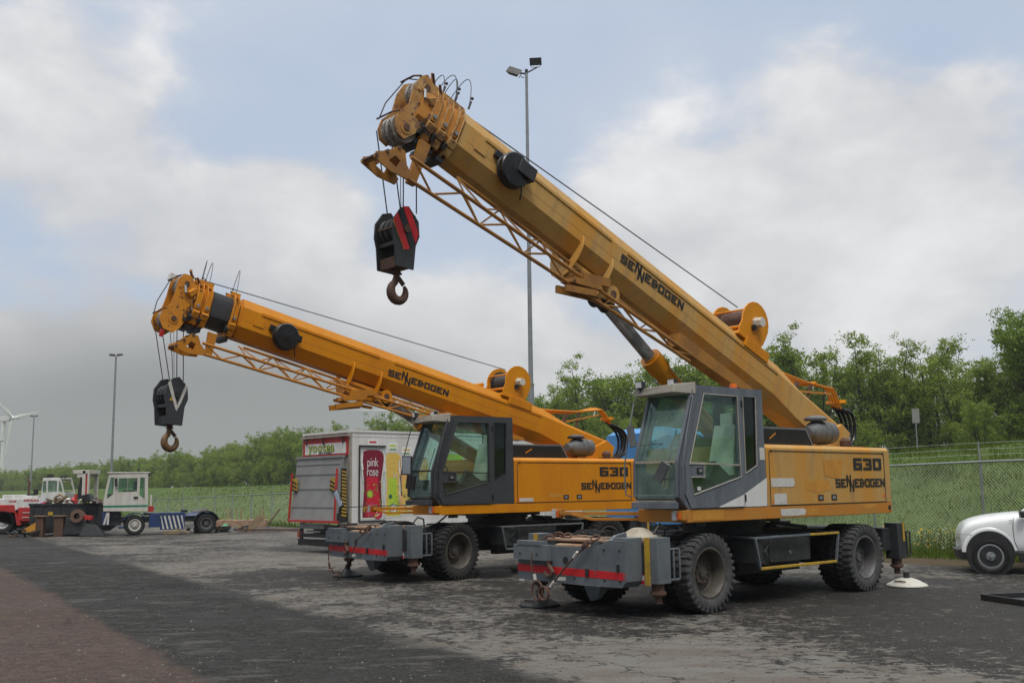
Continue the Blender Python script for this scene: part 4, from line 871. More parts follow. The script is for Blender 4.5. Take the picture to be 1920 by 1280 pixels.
        for (yy, vv) in ((.33, -.06), (.25, -.17)):
            q.obox((u + .05, yy, vv), (.12, .12, .12), Matrix.Rotation(radians(-33), 3, 'X'), 0); q.obox((u - .012, yy + .004, vv - .002), (.01, .09, .09), Matrix.Rotation(radians(-33), 3, 'X'), 1)
        q.cyl((u + .05, .36, .08), (u + .05, .40, .08), .028, n=8, m=3); q.box((u + .02, -.25, -.34), (u + .14, .22, -.27), 1); q.obox((u + .13, .30, -.14), (.05, .16, .10), Matrix.Rotation(radians(-33), 3, 'X'), 1)
    q.map(ym).build('section_collars', [M['head_tan'] if c['worn'] else M['head_orange'], M['black'], M['tan_rail'] if c['worn'] else P, M['steel']], bo, bevel=.004)
    # head with its sheaves
    q = MB(); hu = 9.90 + hs
    hp = [(hu - .25, .44), (hu - .02, .52), (hu + .10, .58), (hu + .18, .50), (hu + .22, .30), (hu + .19, .04), (hu + .28, -.14), (hu + .28, -.28), (hu + .20, -.40), (hu + .08, -.42), (hu - .06, -.22), (hu - .25, -.24)] if not c['ext'] else [(hu - .30, .36), (hu - .12, .44), (hu, .56), (hu + .12, .56), (hu + .20, .44), (hu + .20, .18), (hu + .22, -.04), (hu + .33, -.18), (hu + .34, -.34), (hu + .24, -.48), (hu + .06, -.50), (hu - .03, -.40), (hu - .10, -.22), (hu - .30, -.24)]
    for y in (.245, -.275): q.prism(hp, y, y + .03, 'y', 0)
    q.box((hu - .25, -.245, -.20), (hu - .22, .245, .40), 0); q.box((hu - .2, -.245, .0), (hu + .12, .245, .03), 0)
    for (u, v) in ((hu + .04, .40), (hu + .11, -.26)): q.cyl((u, -.31, v), (u, .31, v), .045, n=14, m=1); q.cyl((u, .275, v), (u, .29, v), .09, n=18, m=0)
    q.tube([(hu + .18, .28, .50), (hu + .28, .28, .42), (hu + .28, -.1, .42)], .014, 6, 1); q.tube([(hu + .28, .28, -.12), (hu + .36, .26, -.20), (hu + .36, -.2, -.20)], .012, 6, 1)
    q.bar((hu - .14, .28, .34), (hu - .02, .34, .22), .09, .09, 0); q.cyl((hu - .02, .2, .58), (hu + .02, .2, .68), .025, n=8, m=0); q.cyl((hu + .06, .29, .36), (hu + .04, .36, .22), .022, n=8, m=3)
    q.box((hu - .22, .275, -.18), (hu - .10, .33, -.06), 2); q.box((hu - .18, .275, -.03), (hu - .12, .31, .02), 3)
    for (u, v) in ((hu - .08, .1), (hu + .06, .14), (hu - .02, -.06), (hu + .1, -.05)): q.cyl((u, .274, v), (u, .285, v), .014, n=8, m=2)
    if c['ext']: q.box((hu + .22, -.1, .42), (hu + .30, .05, .54), 4); q.box((hu + .2, .2, -.50), (hu + .26, .26, -.62), 5)
    for k_ in range(5): q.tube([(hu - .25 + .04 * k_, .27, .36 - .1 * k_), (hu - .15 + .03 * k_, .36, .22 - .08 * k_), (hu - .22 + .05 * k_, .33, .05 - .06 * k_)], .008, 5, 2)
    for (u_, v_, s_) in ((hu - .24, .30, .06), (hu - .18, .18, .05), (hu - .26, -.12, .07), (hu - .10, -.24, .06), (hu + .12, .30, .035), (hu + .0, .30, .03)): q.box((u_, .27, v_), (u_ + s_, .27 + s_ * .9, v_ + s_), 2 if s_ > .055 else 0)
    for (u_, v_) in ((hu - .20, .46), (hu - .05, .53)): q.box((u_, .0, v_ - .03), (u_ + .05, .25, v_ + .06), 0); q.bar((u_, .24, v_), (u_ + .10, .30, v_ + .10), .03, .03, 1)
    q.map(ym).build('boom_head', [M['head_tan'] if c['worn'] else M['head_orange'], M['rust'], M['black'], M['steel'], M['white'], M['lamp_red']], bo, bevel=.004)
    for (u, v, n_) in ((hu + .0, .38, 1), (hu + .11, -.26, 1)):
        for y in ((.05, .16) if v > 0 else (.04, .13, .22)):
            q = MB(); k_ = .84 if v > 0 else .86
            q.lathe([(.05, -.028), (.17 * k_, -.028), (.19 * k_, -.025), (.215 * k_, -.03), (.218 * k_, -.02), (.195 * k_, 0), (.218 * k_, .02), (.215 * k_, .03), (.19 * k_, .025), (.17 * k_, .028), (.05, .028)], (u, y, v), (0, 1, 0), 26)
            q.build('sheave', M['sheave'], bo)
    # cable loops standing up from the section ends
    q = MB()
    for (u0, y0, u1, y1, hgt_) in c['loops']:
        q.tube([(u0 + (u1 - u0) * t, y0 + (y1 - y0) * t, .56 + hgt_ * sin(pi * t) ** .75) for t in [k / 14 for k in range(15)]], .006, 5, 0); q.cyl((u1, y1, .56), (u1, y1, .68), .014, n=6, m=0); q.cyl((u1, y1, .72), (u1, y1, .74), .022, n=8, m=0)
    q.build('cable_loops', M['rope'], bo)
    # rigid pipes and hoses at the boom foot
    q = MB()
    for k in range(4):
        y = -.12 + k * .065; q.tube([(1.9, y, .53), (1.55, y, .56 + .012 * k), (.8, y, .74 + .01 * k), (.16 - .02 * k, y, 1.04 - .012 * k), (.02, y, 1.08 - .014 * k), (-.12, y, 1.05 - .02 * k), (-.36, y, .86 - .02 * k)], .021, 7, 0)
    q.bar((.7, -.2, .80), (.7, .2, .80), .04, .05, 0); q.bar((-.28, -.2, .90), (-.28, .2, .90), .04, .06, 0); q.bar((1.15, .1, .38), (1.1, .1, .62), .06, .06, 1); q.bar((1.1, .12, .45), (.1, .12, .88), .035, .035, 2); q.bar((.75, .1, .36), (.7, .1, .8), .04, .04, 1)
    q.build('pipe_bundle', [M['orange'], M['rust'], M['tan_rail']], bo)
    q = MB(); B2 = lambda x, z: ((x - PIV[0]) * cos(a) + (z - PIV[2]) * sin(a), -(x - PIV[0]) * sin(a) + (z - PIV[2]) * cos(a))
    for k in range(5):
        y = -.12 + k * .058; j = (k % 3) * .045; e0 = (-.36, .86 - .02 * min(k, 4))
        pts_ = [(-.36, e0[1])] + [B2(-3.78 - j, 3.02), B2(-3.88 - j, 2.76), B2(-3.76 - j, 2.48), B2(-3.40 - j * .4, 2.37), B2(-3.0, 2.42)]
        # smooth the polyline
        sm = []
        for i in range(len(pts_) - 1):
            p0 = pts_[max(i - 1, 0)]; p1 = pts_[i]; p2 = pts_[i + 1]; p3 = pts_[min(i + 2, len(pts_) - 1)]
            for s_ in range(4):
                t = s_ / 4; f_ = lambda A_, B_, C_, D_: .5 * (2 * B_ + (C_ - A_) * t + (2 * A_ - 5 * B_ + 4 * C_ - D_) * t * t + (3 * B_ - A_ - 3 * C_ + D_) * t ** 3)
                sm.append((f_(p0[0], p1[0], p2[0], p3[0]), y, f_(p0[1], p1[1], p2[1], p3[1])))
        q.tube(sm, .030, 9)
    q.build('hydraulic_hoses', M['hose'], bo)
    # ---------------- lift cylinder
    B3 = lambda u, v, y=0: Vector((PIV[0] + u * cos(a) - v * sin(a), y, PIV[2] + u * sin(a) + v * cos(a)))
    eye = B3(5.95, -.36); base = Vector((-1.1, 0, 1.6)); dv = (eye - base).normalized(); L0 = (eye - base).length; bl = c['barrel']
    q = MB(); q.cyl(base, base + dv * (bl - .12), .145, n=24); q.cyl(base + dv * (bl - .30), base + dv * (bl - .02), .170, n=24); q.cyl(base + dv * (bl - .02), base + dv * bl, .12, n=24); q.cyl(base + Vector((0, -.2, 0)), base + Vector((0, .2, 0)), .16, n=18); q.box((-1.35, -.35, 1.41), (-.85, .35, 1.62))
    q.tube([base + Vector((0, .17, .1)), base + dv * bl * .8 + Vector((0, .17, .0)), base + dv * (bl - .1) + Vector((0, .12, .03))], .016, 6)
    cy_ = q.build('lift_cylinder', M['orange'], root)
    q = MB(); q.cyl(base + dv * bl, eye - dv * .12, .098, n=24, m=0); q.cyl(eye - dv * .2, eye, .13, n=20, m=1); q.cyl(eye + Vector((0, -.13, 0)), eye + Vector((0, .13, 0)), .14, n=18, m=1)
    q.cyl(eye - dv * .22, eye - dv * .12, .12, n=20, m=1); q.build('piston_rod', [M['rod'], M['black']], cy_)
    # ---------------- swing-away lattice jib under the boom
    q = MB(); jm = 0; us = c['jib']
    A = lambda u: (u, .50, us['a0'] + (us['a1'] - us['a0']) * (us['u0'] - u) / (us['u0'] - us['u1'])); Bc = lambda u: (u, .50, us['b0'] + (us['b1'] - us['b0']) * (us['u0'] - u) / (us['u0'] - us['u1'])); Cc = lambda u: (u, .24, us['c0'])
    u0, u1 = us['u0'], us['u1']; n_ = us['n']
    q.tube([A(u0 + .3), A(u0), A(u1)], .026, 8); q.tube([Bc(u0 + .05), Bc(u1)], .026, 8); q.tube([Cc(u0 - .8), Cc(u1)], .024, 8)
    for k in range(n_):
        ua = u0 - (u0 - u1) * k / n_; ub = u0 - (u0 - u1) * (k + .5) / n_; uc = u0 - (u0 - u1) * (k + 1) / n_
        q.tube([Bc(ua), A(ub)], .015, 6); q.tube([A(ub), Bc(uc)], .015, 6)
        if k > 0: q.tube([Cc(ua), Bc(ub)], .012, 6); q.tube([Bc(ub), Cc(uc)], .012, 6); q.tube([Cc(ua), A(ub)], .012, 6); q.tube([A(ub), Cc(uc)], .012, 6)
    za_ = A(u0)[2]; jp = [(u0 + .52, za_ - .05), (u0 + .52, za_ + .03), (u0 + .40, za_ + .12), (u0 + .28, za_ + .27), (u0 + .17, za_ + .27), (u0 + .08, za_ + .12), (u0 - .02, za_ + .06), (u0 + .0, za_ - .03), (u0 + .25, za_ - .08)]
    jh = [(u0 + .33, za_ + .03), (u0 + .27, za_ + .14), (u0 + .18, za_ + .12), (u0 + .19, za_ + .01)]
    for yj in (.26, .53): vs, fs = curve_plate(jp, [jh], .022, lambda a2, b2, t2: (a2, yj + t2, b2)); q.add(vs, fs, 0)
    q.cyl((u0 + .47, .25, za_ + .0), (u0 + .47, .54, za_ + .0), .035, n=12, m=0)
    for (du, dv_) in ((.50, -.01), (.39, .12), (.26, .26)): q.cyl((u0 + du, .23, A(u0)[2] + dv_), (u0 + du, .56, A(u0)[2] + dv_), .022, n=10, m=1)
    q.bar((u0 + .05, .4, A(u0)[2] + .1), (u0 + .25, .4, A(u0)[2] + .18), .24, .05, 0); q.prism([(u0 - .1, A(u0)[2] + .05), (u0 - .22, A(u0)[2] + .07), (u0 - .22, -.30), (u0 - .06, -.30)], .30, .36, 'y', 0)
    uh = us['hook']; q.bar((uh + .66, .44, -.96), (uh + .05, .44, -.74), .05, .10, 0); q.bar((uh + .60, .54, -.92), (uh + .05, .54, -.70), .04, .09, 0); q.hexa([(uh + .55, .40, -.80), (uh + .55, .56, -.80), (uh, .56, -.62), (uh, .40, -.62), (uh + .55, .40, -.73), (uh + .55, .56, -.73), (uh, .56, -.46), (uh, .40, -.46)], 0); q.bar((uh + .60, .42, -.79), (uh - .25, .40, -.70), .04, .05, 0); q.bar((uh + .35, .5, -.60), (uh - .15, .5, -.42), .10, .12, 0); q.cyl((uh + .5, .38, -.76), (uh + .5, .58, -.76), .02, n=8, m=1)
    q.prism([(u1 + .3, -.30), (u1 + .3, -.52), (u1 - 1.2, -.46), (u1 - 1.8, -.36), (u1 - 1.8, -.30)], .22, .46, 'y', 0)
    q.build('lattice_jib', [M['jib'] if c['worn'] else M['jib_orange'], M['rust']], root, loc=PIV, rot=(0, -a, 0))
    # ---------------- ropes
    hk = c['hook_xz']; q = MB(); top = B3(hu + .04, .62)
    q.tube([B3(2.95, 1.13), top], .009, 6); q.tube([B3(hu + .04, .62, .06), B3(hu + .24, .50, .06), B3(hu + .38, .0, .06), B3(hu + .38, -.25, .06)], .009, 5)
    sb = B3(hu + .11, -.26)
    for y in (-.05, .23): 
        for du in (.205, -.205): q.tube([(sb.x + du, y, sb.z), (hk[0] + (.12 if du > 0 else -.12), y, hk[1])], .0085, 5)
    q.tube([(sb.x + .02, .22, sb.z - .2), (hk[0] + .03, .1, sb.z - .75), (hk[0], .08, hk[1] - .02)], .006, 4); q.tube([(sb.x - .05, .2, sb.z - .15), (hk[0] + .02, .14, sb.z - .7), (hk[0] - .02, .08, hk[1])], .004, 4)
    q.build('hoist_rope', M['rope'], root)
    return root, B3
# the block that hangs from the ropes; origin at the top of its cheek plates, X along the crane's length, Y across it
def hook_block(name, label, root, x, z, sc, col, rot=0.0, stripes=True, hookm='rust'):
    p = root.matrix_basis @ Vector((0, 0, 0)); rz = root.rotation_euler.z
    wx = root.location.x + cos(rz) * x; wy = root.location.y + sin(rz) * x
    e = empty(name, (wx, wy, z), label, 'hook block', rz + rot)
    W_ = .30 * sc; Hh = .72 * sc; ys = .17 * sc
    ch = [(-W_ * .12, 0), (W_ * .28, -.03 * sc), (W_ * .62, -.17 * sc), (W_ * .66, -.34 * sc), (W_ * .56, -.46 * sc), (W_ * .50, Hh * -1), (-W_ * .34, -Hh - .02 * sc), (-W_ * .44, -.46 * sc), (-W_ * .62, -.34 * sc), (-W_ * .58, -.16 * sc)]
    b = MB()
    for y in (ys, -ys - .025): b.prism(ch, y, y + .025, 'y', 0)
    b.box((-W_ * .30, -ys, -Hh), (W_ * .40, ys, -Hh + .13 * sc), 1); b.box((-W_ * .4, -ys, -Hh + .26 * sc), (W_ * .45, ys, -Hh + .31 * sc), 0); b.cyl((-W_ * .45, -ys, -.10 * sc), (-W_ * .45, ys, -.10 * sc), .014 * sc, n=8, m=1); b.cyl((W_ * .5, -ys, -.26 * sc), (W_ * .5, ys, -.26 * sc), .016 * sc, n=8, m=1)
    b.cyl((0, -ys - .05, -.27 * sc), (0, ys + .05, -.27 * sc), .045 * sc, n=14, m=1)
    b.build('cheek_plates', [col, M['rust'] if stripes else M['chassis_dark']], e, bevel=.006)
    s = MB()
    for y in (-.10 * sc, .0, .10 * sc):
        s = MB(); s.lathe([(.04, -.03), (.15 * sc, -.03), (.165 * sc, -.04), (.14 * sc, 0), (.165 * sc, .04), (.15 * sc, .03), (.04, .03)], (0, y, -.27 * sc), (0, 1, 0), 22); s.build('block_sheave', M['chassis_dark'], e)
    st = MB(); yy = ys + .0265
    if stripes:
        for (x0, x1, x2, x3, za, zb, m) in ((-.30, .02, .02, .36, -.05, -.40, 0), (.30, .62, .62, .66, -.10, -.36, 0)): pass
        q = lambda pts, m, t=0.0: st.prism([(W_ * a_, sc * b_) for a_, b_ in pts], yy + t, yy + t + .004, 'y', m)
        q([(.60, -.17), (.64, -.26), (.02, -.54), (-.05, -.50), (.42, -.10)], 1)
        st.v.clear(); st.f.clear(); st.m.clear(); st.s.clear()
        q([(.62, -.19), (.42, -.09), (-.14, -.50), (.12, -.52)], 0); q([(.40, -.075), (.20, -.02), (-.33, -.46), (-.18, -.49)], 1); q([(.18, -.012), (-.10, .0), (-.56, -.30), (-.42, -.43)], 0); q([(.64, -.21), (.63, -.19), (.13, -.522), (.10, -.522)], 2)
        st.build('warning_stripes', [M['red'], M['ink'], M['yellow']], e)
    else:
        q = lambda pts, m: st.prism([(W_ * a_, sc * b_) for a_, b_ in pts], yy, yy + .004, 'y', m)
        q([(.52, -.10), (.36, -.07), (-.02, -.44), (-.02, -.52), (.06, -.50)], 0); q([(-.44, -.12), (-.56, -.16), (-.22, -.40), (-.04, -.50), (-.03, -.43)], 0); q([(.42, -.36), (.26, -.30), (.24, -.37)], 1)
        st.build('worn_decal', [M['sticker'], M['yellow']], e)
    h = MB(); hz0 = -Hh; R = .13 * sc
    h.cyl((0, 0, hz0), (0, 0, hz0 - .06 * sc), .045 * sc, n=14, m=1); h.cyl((0, 0, hz0 - .04 * sc), (0, 0, hz0 - .055 * sc), .06 * sc, n=14, m=1)
    cz = hz0 - .25 * sc; cx = -.02 * sc
    pts = [(0, 0, hz0 - .05 * sc), (.01 * sc, 0, hz0 - .10 * sc)] + [(cx + R * .80 * cos(t), 0, cz + R * .85 * sin(t)) for t in [radians(v) for v in range(62, -225, -20)]]
    pts = [(p_[0] if i < 2 else p_[0], p_[1], p_[2]) for i, p_ in enumerate(pts)]
    rd = [.035, .038] + [.040, .043, .047, .052, .055, .056, .056, .055, .053, .050, .046, .042, .036, .028, .016][:len(pts) - 2]
    h.tube(pts, [r_ * sc for r_ in rd], 12, 0)
    h.bar((-.02 * sc, 0, hz0 - .09 * sc), (-.095 * sc, 0, cz + .08 * sc), .022 * sc, .05 * sc, 1)
    h.build('lifting_hook', [M[hookm], M['rust']], e)
    return e
base_mirror = dict()
c1 = dict(loc=(3.335, 16.857, 0), az=48.57, label='weathered tan yellow mobile crane with raised boom and faded grey cab, in front', paint=M['tan'], cab=M['cab_grey'], worn=True, yellow_post=True, white_pad=True, yellow_step=True, grey_tyre=True, ang=radians(23.0), logo_v=.12, reel_v=.13, head=0.0, ext=False, collars=[9.31, 9.50, 9.68],
          loops=[(9.72, .15, 9.50, .28, .34), (9.70, -.15, 9.66, .2, .36), (9.40, -.1, 9.28, .3, .52), (9.55, .0, 9.45, .2, .40)], barrel=3.46, jib=dict(u0=9.85, u1=4.3, a0=-.98, a1=-.64, b0=-.70, b1=-.53, c0=-.36, n=7, hook=6.45), hook_xz=(6.33, 5.12),
          mirrors=[(2.66, .50, 2.43, .10, .30, radians(12), -1), (2.76, 1.12, 1.93, .13, .28, radians(-35), -1)])
crane1, T1 = make_crane(c1)
c2 = dict(loc=(-.37, 22.45, 0), az=50.0, label='bright orange yellow mobile crane with lowered boom and dark cab, behind the weathered one', paint=M['orange'], cab=M['cab_dark'], worn=False, yellow_post=False, white_pad=False, yellow_step=False, grey_tyre=False, ang=radians(13.4), logo_v=.03, reel_v=.05, head=.42, ext=True, collars=[9.36, 9.88, 10.05], steer=radians(8),
          loops=[(9.40, .15, 9.36, -.15, .50), (9.92, .15, 9.88, -.2, .46), (10.08, .15, 9.95, -.15, .46)], barrel=3.46, jib=dict(u0=9.85, u1=4.3, a0=-.74, a1=-.60, b0=-.56, b1=-.46, c0=-.34, n=8, hook=6.55), hook_xz=(7.19, 3.60),
          mirrors=[(2.72, .62, 2.18, .22, .36, 0, 1), (2.74, .78, 1.86, .20, .28, radians(-12), -1), (3.3, -.95, 1.55, .10, .42, radians(38), 1)])
crane2, T2 = make_crane(c2)
hook_block('hook_block', 'black rusty hook block with red stripes hanging from the raised boom in front', crane1, 6.34, 5.20, 1.07, M['chassis_dark'], stripes=True)
hook_block('hook_block', 'dark grey hook block with peeling white decal hanging from the lowered orange boom', crane2, 7.19, 3.68, 1.13, M['cab_dark'], rot=radians(6), stripes=False, hookm='hook_brown')
# ------------------------------------------------------------------ chains on the bumpers
def link(mb, c, d, r=.035, t=.010, tw=0.0, m=0):
    c = Vector(c); d = Vector(d).normalized(); u = d.orthogonal().normalized(); u = Matrix.Rotation(tw, 3, d) @ u
    mb.tube([c + d * cos(q) * r * 1.45 + u * sin(q) * r for q in [2 * pi * k / 10 for k in range(10)]], t, 6, m, True)
def chain(mb, pts, m=0, r=.035, t=.010):
    P = [Vector(p) for p in pts]; k = 0; acc = 0.0; st = r * 2.1
    for a, b in zip(P, P[1:]):
        L_ = (b - a).length; n = max(1, int(L_ / st))
        for i in range(n): link(mb, a + (b - a) * ((i + .5) / n), b - a, r, t, (k % 2) * pi / 2, m); k += 1
def root_loc(root, x, y, z):
    rz = root.rotation_euler.z; return (root.location.x + cos(rz) * x - sin(rz) * y, root.location.y + sin(rz) * x + cos(rz) * y, z)
e = empty('lifting_chain', root_loc(crane1, 3.45, -.2, .6), 'rusty lifting chain and wire sling draped over the bumper of the front crane', 'chain', crane1.rotation_euler.z)
def lc(y, z, dx=0.0): return (dx + .03, y + .2, z - .6)
q = MB(); q.tube([lc(-.55, 1.04, -.12), lc(-.66, .97, -.02), lc(-.69, .90), lc(-.71, .70, .03), lc(-.68, .50, .01)], .011, 7); q.tube([lc(.44, 1.0, -.02), lc(.14, .80), lc(-.10, .60), lc(-.27, .44)], .013, 7); q.build('wire_sling', M['rust'], e)
for a_, b_ in ((lc(-.68, .52), lc(-.66, .44)), (lc(-.27, .44), lc(-.35, .36)), (lc(.12, .78), lc(.20, .86))): q = MB(); q.cyl(a_, b_, .024, n=8); q.build('ferrule', M['sticker'], e)
q = MB(); q.tube([lc(-.60 + .11 * cos(t), .30 + .13 * sin(t), .02) for t in [2 * pi * k / 16 for k in range(16)]], .016, 7, 0, True); q.tube([lc(-.46 + .10 * cos(t), .27 + .09 * sin(t), .03) for t in [2 * pi * k / 16 for k in range(16)]], .018, 7, 0, True); q.tube([lc(-.66, .44), lc(-.62, .40)], .018, 6); q.tube([lc(-.35, .36), lc(-.42, .32)], .018, 6); q.build('ring', M['rust'], e)
q = MB(); chain(q, [lc(-.62, 1.0, -.2), lc(-.45, 1.08, -.25), lc(-.22, 1.05, -.3)], r=.04, t=.014); q.build('chain_links', M['rust'], e); q = MB(); chain(q, [lc(.26, .92, .0), lc(.36, 1.03, -.06), lc(.52, 1.07, -.14)], r=.045, t=.015); q.build('chain_links', M['rust'], e)
e = empty('lifting_chain', root_loc(crane2, 3.45, -.3, .5), 'rusty chain hanging in a loop from the bumper of the rear orange crane', 'chain', crane2.rotation_euler.z)
def l2(y, z, dx=0.0): return (dx + .03, y + .3, z - .5)
q = MB(); q.tube([l2(-.80, 1.0, -.2), l2(-.93, .95, -.05), l2(-1.0, .8), l2(-1.01, .5), l2(-1.0, .34)], .012, 7); q.tube([l2(.46, .98, -.05), l2(.07, .81), l2(-.17, .45), l2(-.50, .12)], .010, 7); q.build('wire_sling', M['rust'], e)
q = MB(); chain(q, [l2(-1.0, .34), l2(-.96, .20), l2(-.80, .12), l2(-.60, .03), l2(-.54, .12)], r=.035, t=.013); q.build('chain_links', M['rust'], e); q = MB(); chain(q, [l2(.1, .92, -.05), l2(.25, 1.02, -.15), l2(.42, 1.04, -.2)], r=.045, t=.015); q.build('chain_links', M['rust'], e); q = MB(); chain(q, [l2(-.9, 1.0, -.2), l2(-.7, 1.05, -.3)], r=.045, t=.015); q.build('chain_links', M['rust'], e)
# ground plates of the outriggers, lying loose on the tarmac under the legs
def pad(root, x, y, r, label, m, hh=.14):
    e = empty('outrigger_pad', root_loc(root, x, y, 0), label, 'outrigger pad', root.rotation_euler.z)
    q = MB(); q.lathe([(0, .004), (r, .004), (r + .01, .015), (r, .035), (r * .55, hh * .8), (r * .30, hh), (0, hh)], (0, 0, 0), (0, 0, 1), 28); q.build('dish', M[m], e)
    q = MB(); q.tube([(r * .62, -.09, hh * .62), (r * .74, -.09, hh * .72), (r * .74, .09, hh * .72), (r * .62, .09, hh * .62)], .011, 6); q.build('carry_handle', M['rust'], e)
    q = MB(); q.cyl((0, 0, hh), (0, 0, hh + .10), .05, n=12); q.build('socket', M['chassis_dark'], e)
pad(crane1, -3.27, 1.30, .33, 'white dished outrigger pad on the tarmac behind the rear wheel of the front crane', 'cream')
pad(crane1, 2.95, -1.15, .30, 'dark dished outrigger pad on the tarmac under the front bumper of the front crane', 'chassis_dark')
pad(crane2, 2.95, -1.15, .30, 'dark dished outrigger pad on the tarmac under the front bumper of the rear crane', 'chassis_dark')
def tray(name, loc, rz, sx, sy, h, label, m):
    q = MB(); q.box((-sx, -sy, .004), (sx, sy, .02))
    for a, b in (((-sx, -sy), (sx, -sy + .03)), ((-sx, sy - .03), (sx, sy)), ((-sx, -sy + .03), (-sx + .03, sy - .03)), ((sx - .03, -sy + .03), (sx, sy - .03))): q.box((a[0], a[1], .02), (b[0], b[1], h))
    o = q.build(name, M[m], None, loc=loc, rot=(0, 0, rz), bevel=.006); return tag(o, label, 'tray')
tray('drip_tray', (-.42, 20.9, 0), .2, .32, .22, .14, 'low black drip tray on the tarmac beside the rear crane wheel', 'black')
tray('steel_tray', (8.1, 15.7, 0), .25, 1.1, .45, .09, 'flat black steel tray on the tarmac at the right edge', 'black')

# ------------------------------------------------------------------ white box truck with tail lift and bottle pictures
bt = empty('box_truck', (-4.45, 28.5, 0), 'white box truck with bottle pictures on its side and a grey tail lift', 'truck', az_rot(48))
q = MB(); q.box((-7.2, -2.5, .80), (-.06, -.0, 3.28), 0); q.box((-7.25, -2.52, 3.28), (0.0, .02, 3.34), 1); q.box((-.06, -.10, .78), (.0, .012, 3.28), 2); q.box((-.06, -2.512, .78), (.0, -2.40, 3.28), 2); q.box((-7.2, -.0, .70), (-.06, .012, .80), 1); q.box((-7.2, .001, 3.16), (-.06, .006, 3.165), 2)
q.build('box_body', [M['white'], M['white'], M['beige']], bt, bevel=.008)
q = MB(); q.box((.0, -2.42, 2.66), (.03, -.08, 3.18), 0); q.box((.03, -2.30, 2.72), (.036, -.16, 3.02), 1); q.build('rear_door', [M['red_paint'], M['white']], bt)
q = MB()
vs, fs = text_geo('yootea', .38, lambda x, y, z: (.040 + z, -1.42 + x * 1.15, 2.90 + y), depth=.002, bold=.014, space=1.12); q.add(vs, fs, 0)
vs, fs = text_geo('yootea', .38, lambda x, y, z: (.046 + z, -1.42 + x * 1.15, 2.90 + y), depth=.002, bold=.0, space=1.12); q.add(vs, fs, 1)
vs, fs = text_geo('pure & organic', .115, lambda x, y, z: (.040 + z, -1.2 + x, 2.755 + y), depth=.002); q.add(vs, fs, 0)
q.build('sign_lettering', [M['ink'], mat('lime_lettering', (.45, .60, .06), scale=8)], bt)
q = MB(); q.box((.03, -2.5, 3.18), (.10, -.0, 3.22), 0)
for y in (-2.2, -1.3, -.3): q.bar((.08, y, 3.2), (.08, y + .06, 2.98), .03, .03, 1)
q.build('rain_gutter', [M['beige'], M['black']], bt)
# tail lift platform, leaning out at the foot
tl = MB(); ring = lambda z, x, t: [(x, -2.44, z), (x, -.10, z), (x - t, -.10, z), (x - t, -2.44, z)]
tl.loft([ring(.90, .42, .10), ring(1.3, .36, .09), ring(1.9, .28, .08), ring(2.60, .20, .07)], 0, sm=False); tl.box((.10, -2.46, 2.60), (.24, -.08, 2.66), 0)
for z in (1.25, 1.75, 2.15, 2.42): tl.box((.43 - (z - .9) * .129 - .012, -2.42, z), (.43 - (z - .9) * .129 + .004, -.12, z + .012), 1)
lift = tl.build('tail_lift', [M['grey_panel'], M['steel']], bt)
q = MB(); q.bar((.43, -2.47, .92), (.36, -2.44, 2.2), .035, .05, 0); q.bar((.43, -.08, .92), (.36, -.08, 2.3), .035, .05, 0); q.box((.31, -2.5, .84), (.45, -.05, .90), 0); q.build('red_edge', M['red_paint'], lift)
for y in (-2.42, -.42):
    q = MB(); q.box((.335, y, 1.70), (.365, y + .24, 2.05), 0)
    for k in range(3): q.hexa([(.365, y, 1.72 + k * .11), (.369, y, 1.72 + k * .11), (.369, y + .24, 1.66 + k * .11 + .10 - .12 + .0), (.365, y + .24, 1.66 + k * .11 - .02), (.365, y, 1.77 + k * .11), (.369, y, 1.77 + k * .11), (.369, y + .24, 1.70 + k * .11), (.365, y + .24, 1.70 + k * .11)], 1)
    q.build('warning_flag', [M['yellow'], M['ink']], lift)
q = MB(); q.box((.0, -.14, .86), (.34, -.07, 1.1), 0); q.box((.06, -.135, 1.1), (.22, -.06, 2.3), 0)
for k in range(14): q.hexa([(.06, -.0595, 1.0 + k * .09), (.22, -.0595, 1.03 + k * .09), (.22, -.0575, 1.03 + k * .09), (.06, -.0575, 1.0 + k * .09), (.06, -.0595, 1.045 + k * .09), (.22, -.0595, 1.075 + k * .09), (.22, -.0575, 1.075 + k * .09), (.06, -.0575, 1.045 + k * .09)], 1)
q.build('striped_guard', [M['black'], M['yellow']], bt)
q = MB(); q.box((-7.2, -2.0, .50), (-.1, -.5, .70), 0); q.box((-.05, -2.4, .18), (.16, -.12, .36), 0); q.box((.05, -2.2, .42), (.24, -.4, .52), 0); q.box((.02, -2.1, .66), (.3, -.8, .78), 1); q.box((.02, -1.9, .55), (.18, -1.2, .60), 2); q.box((.1, -2.35, .36), (.14, -2.2, .8), 0); q.box((.1, -.35, .36), (.14, -.2, .8), 0); q.box((-4.6, -.1, .25), (-2.9, -.05, .7), 0); q.build('chassis_frame', [M['black'], M['steel'], M['sticker']], bt)
for y in (-2.38, -.42):
    q = MB(); q.box((.16, y, .40), (.20, y + .28, .55), 0); q.box((.2, y + .02, .42), (.205, y + .12, .53), 1); q.build('tail_lamp', [M['lamp_red'], M['lamp_orange']], bt)
for x in (-1.9, -6.0, -8.2):
    for sd_ in (1, -1): wheel(bt, x, -1.25 + sd_ * 1.05, sd_, R=.44, w=.26, r=.26, dish=.12, lugs=30, hub=.10)
q = MB(); q.prism([(-7.3, .45), (-7.3, 2.7), (-7.6, 2.95), (-8.6, 2.85), (-9.05, 1.7), (-9.1, .4)], -2.4, -.1, 'y', 0); q.box((-8.0, -.1, 1.7), (-8.7, -.09, 2.35), 1); q.box((-7.4, -.12, .62), (-9.0, -.06, .95), 2); q.build('truck_cab', [M['white'], M['glass_dark'], M['sticker']], bt, bevel=.05)
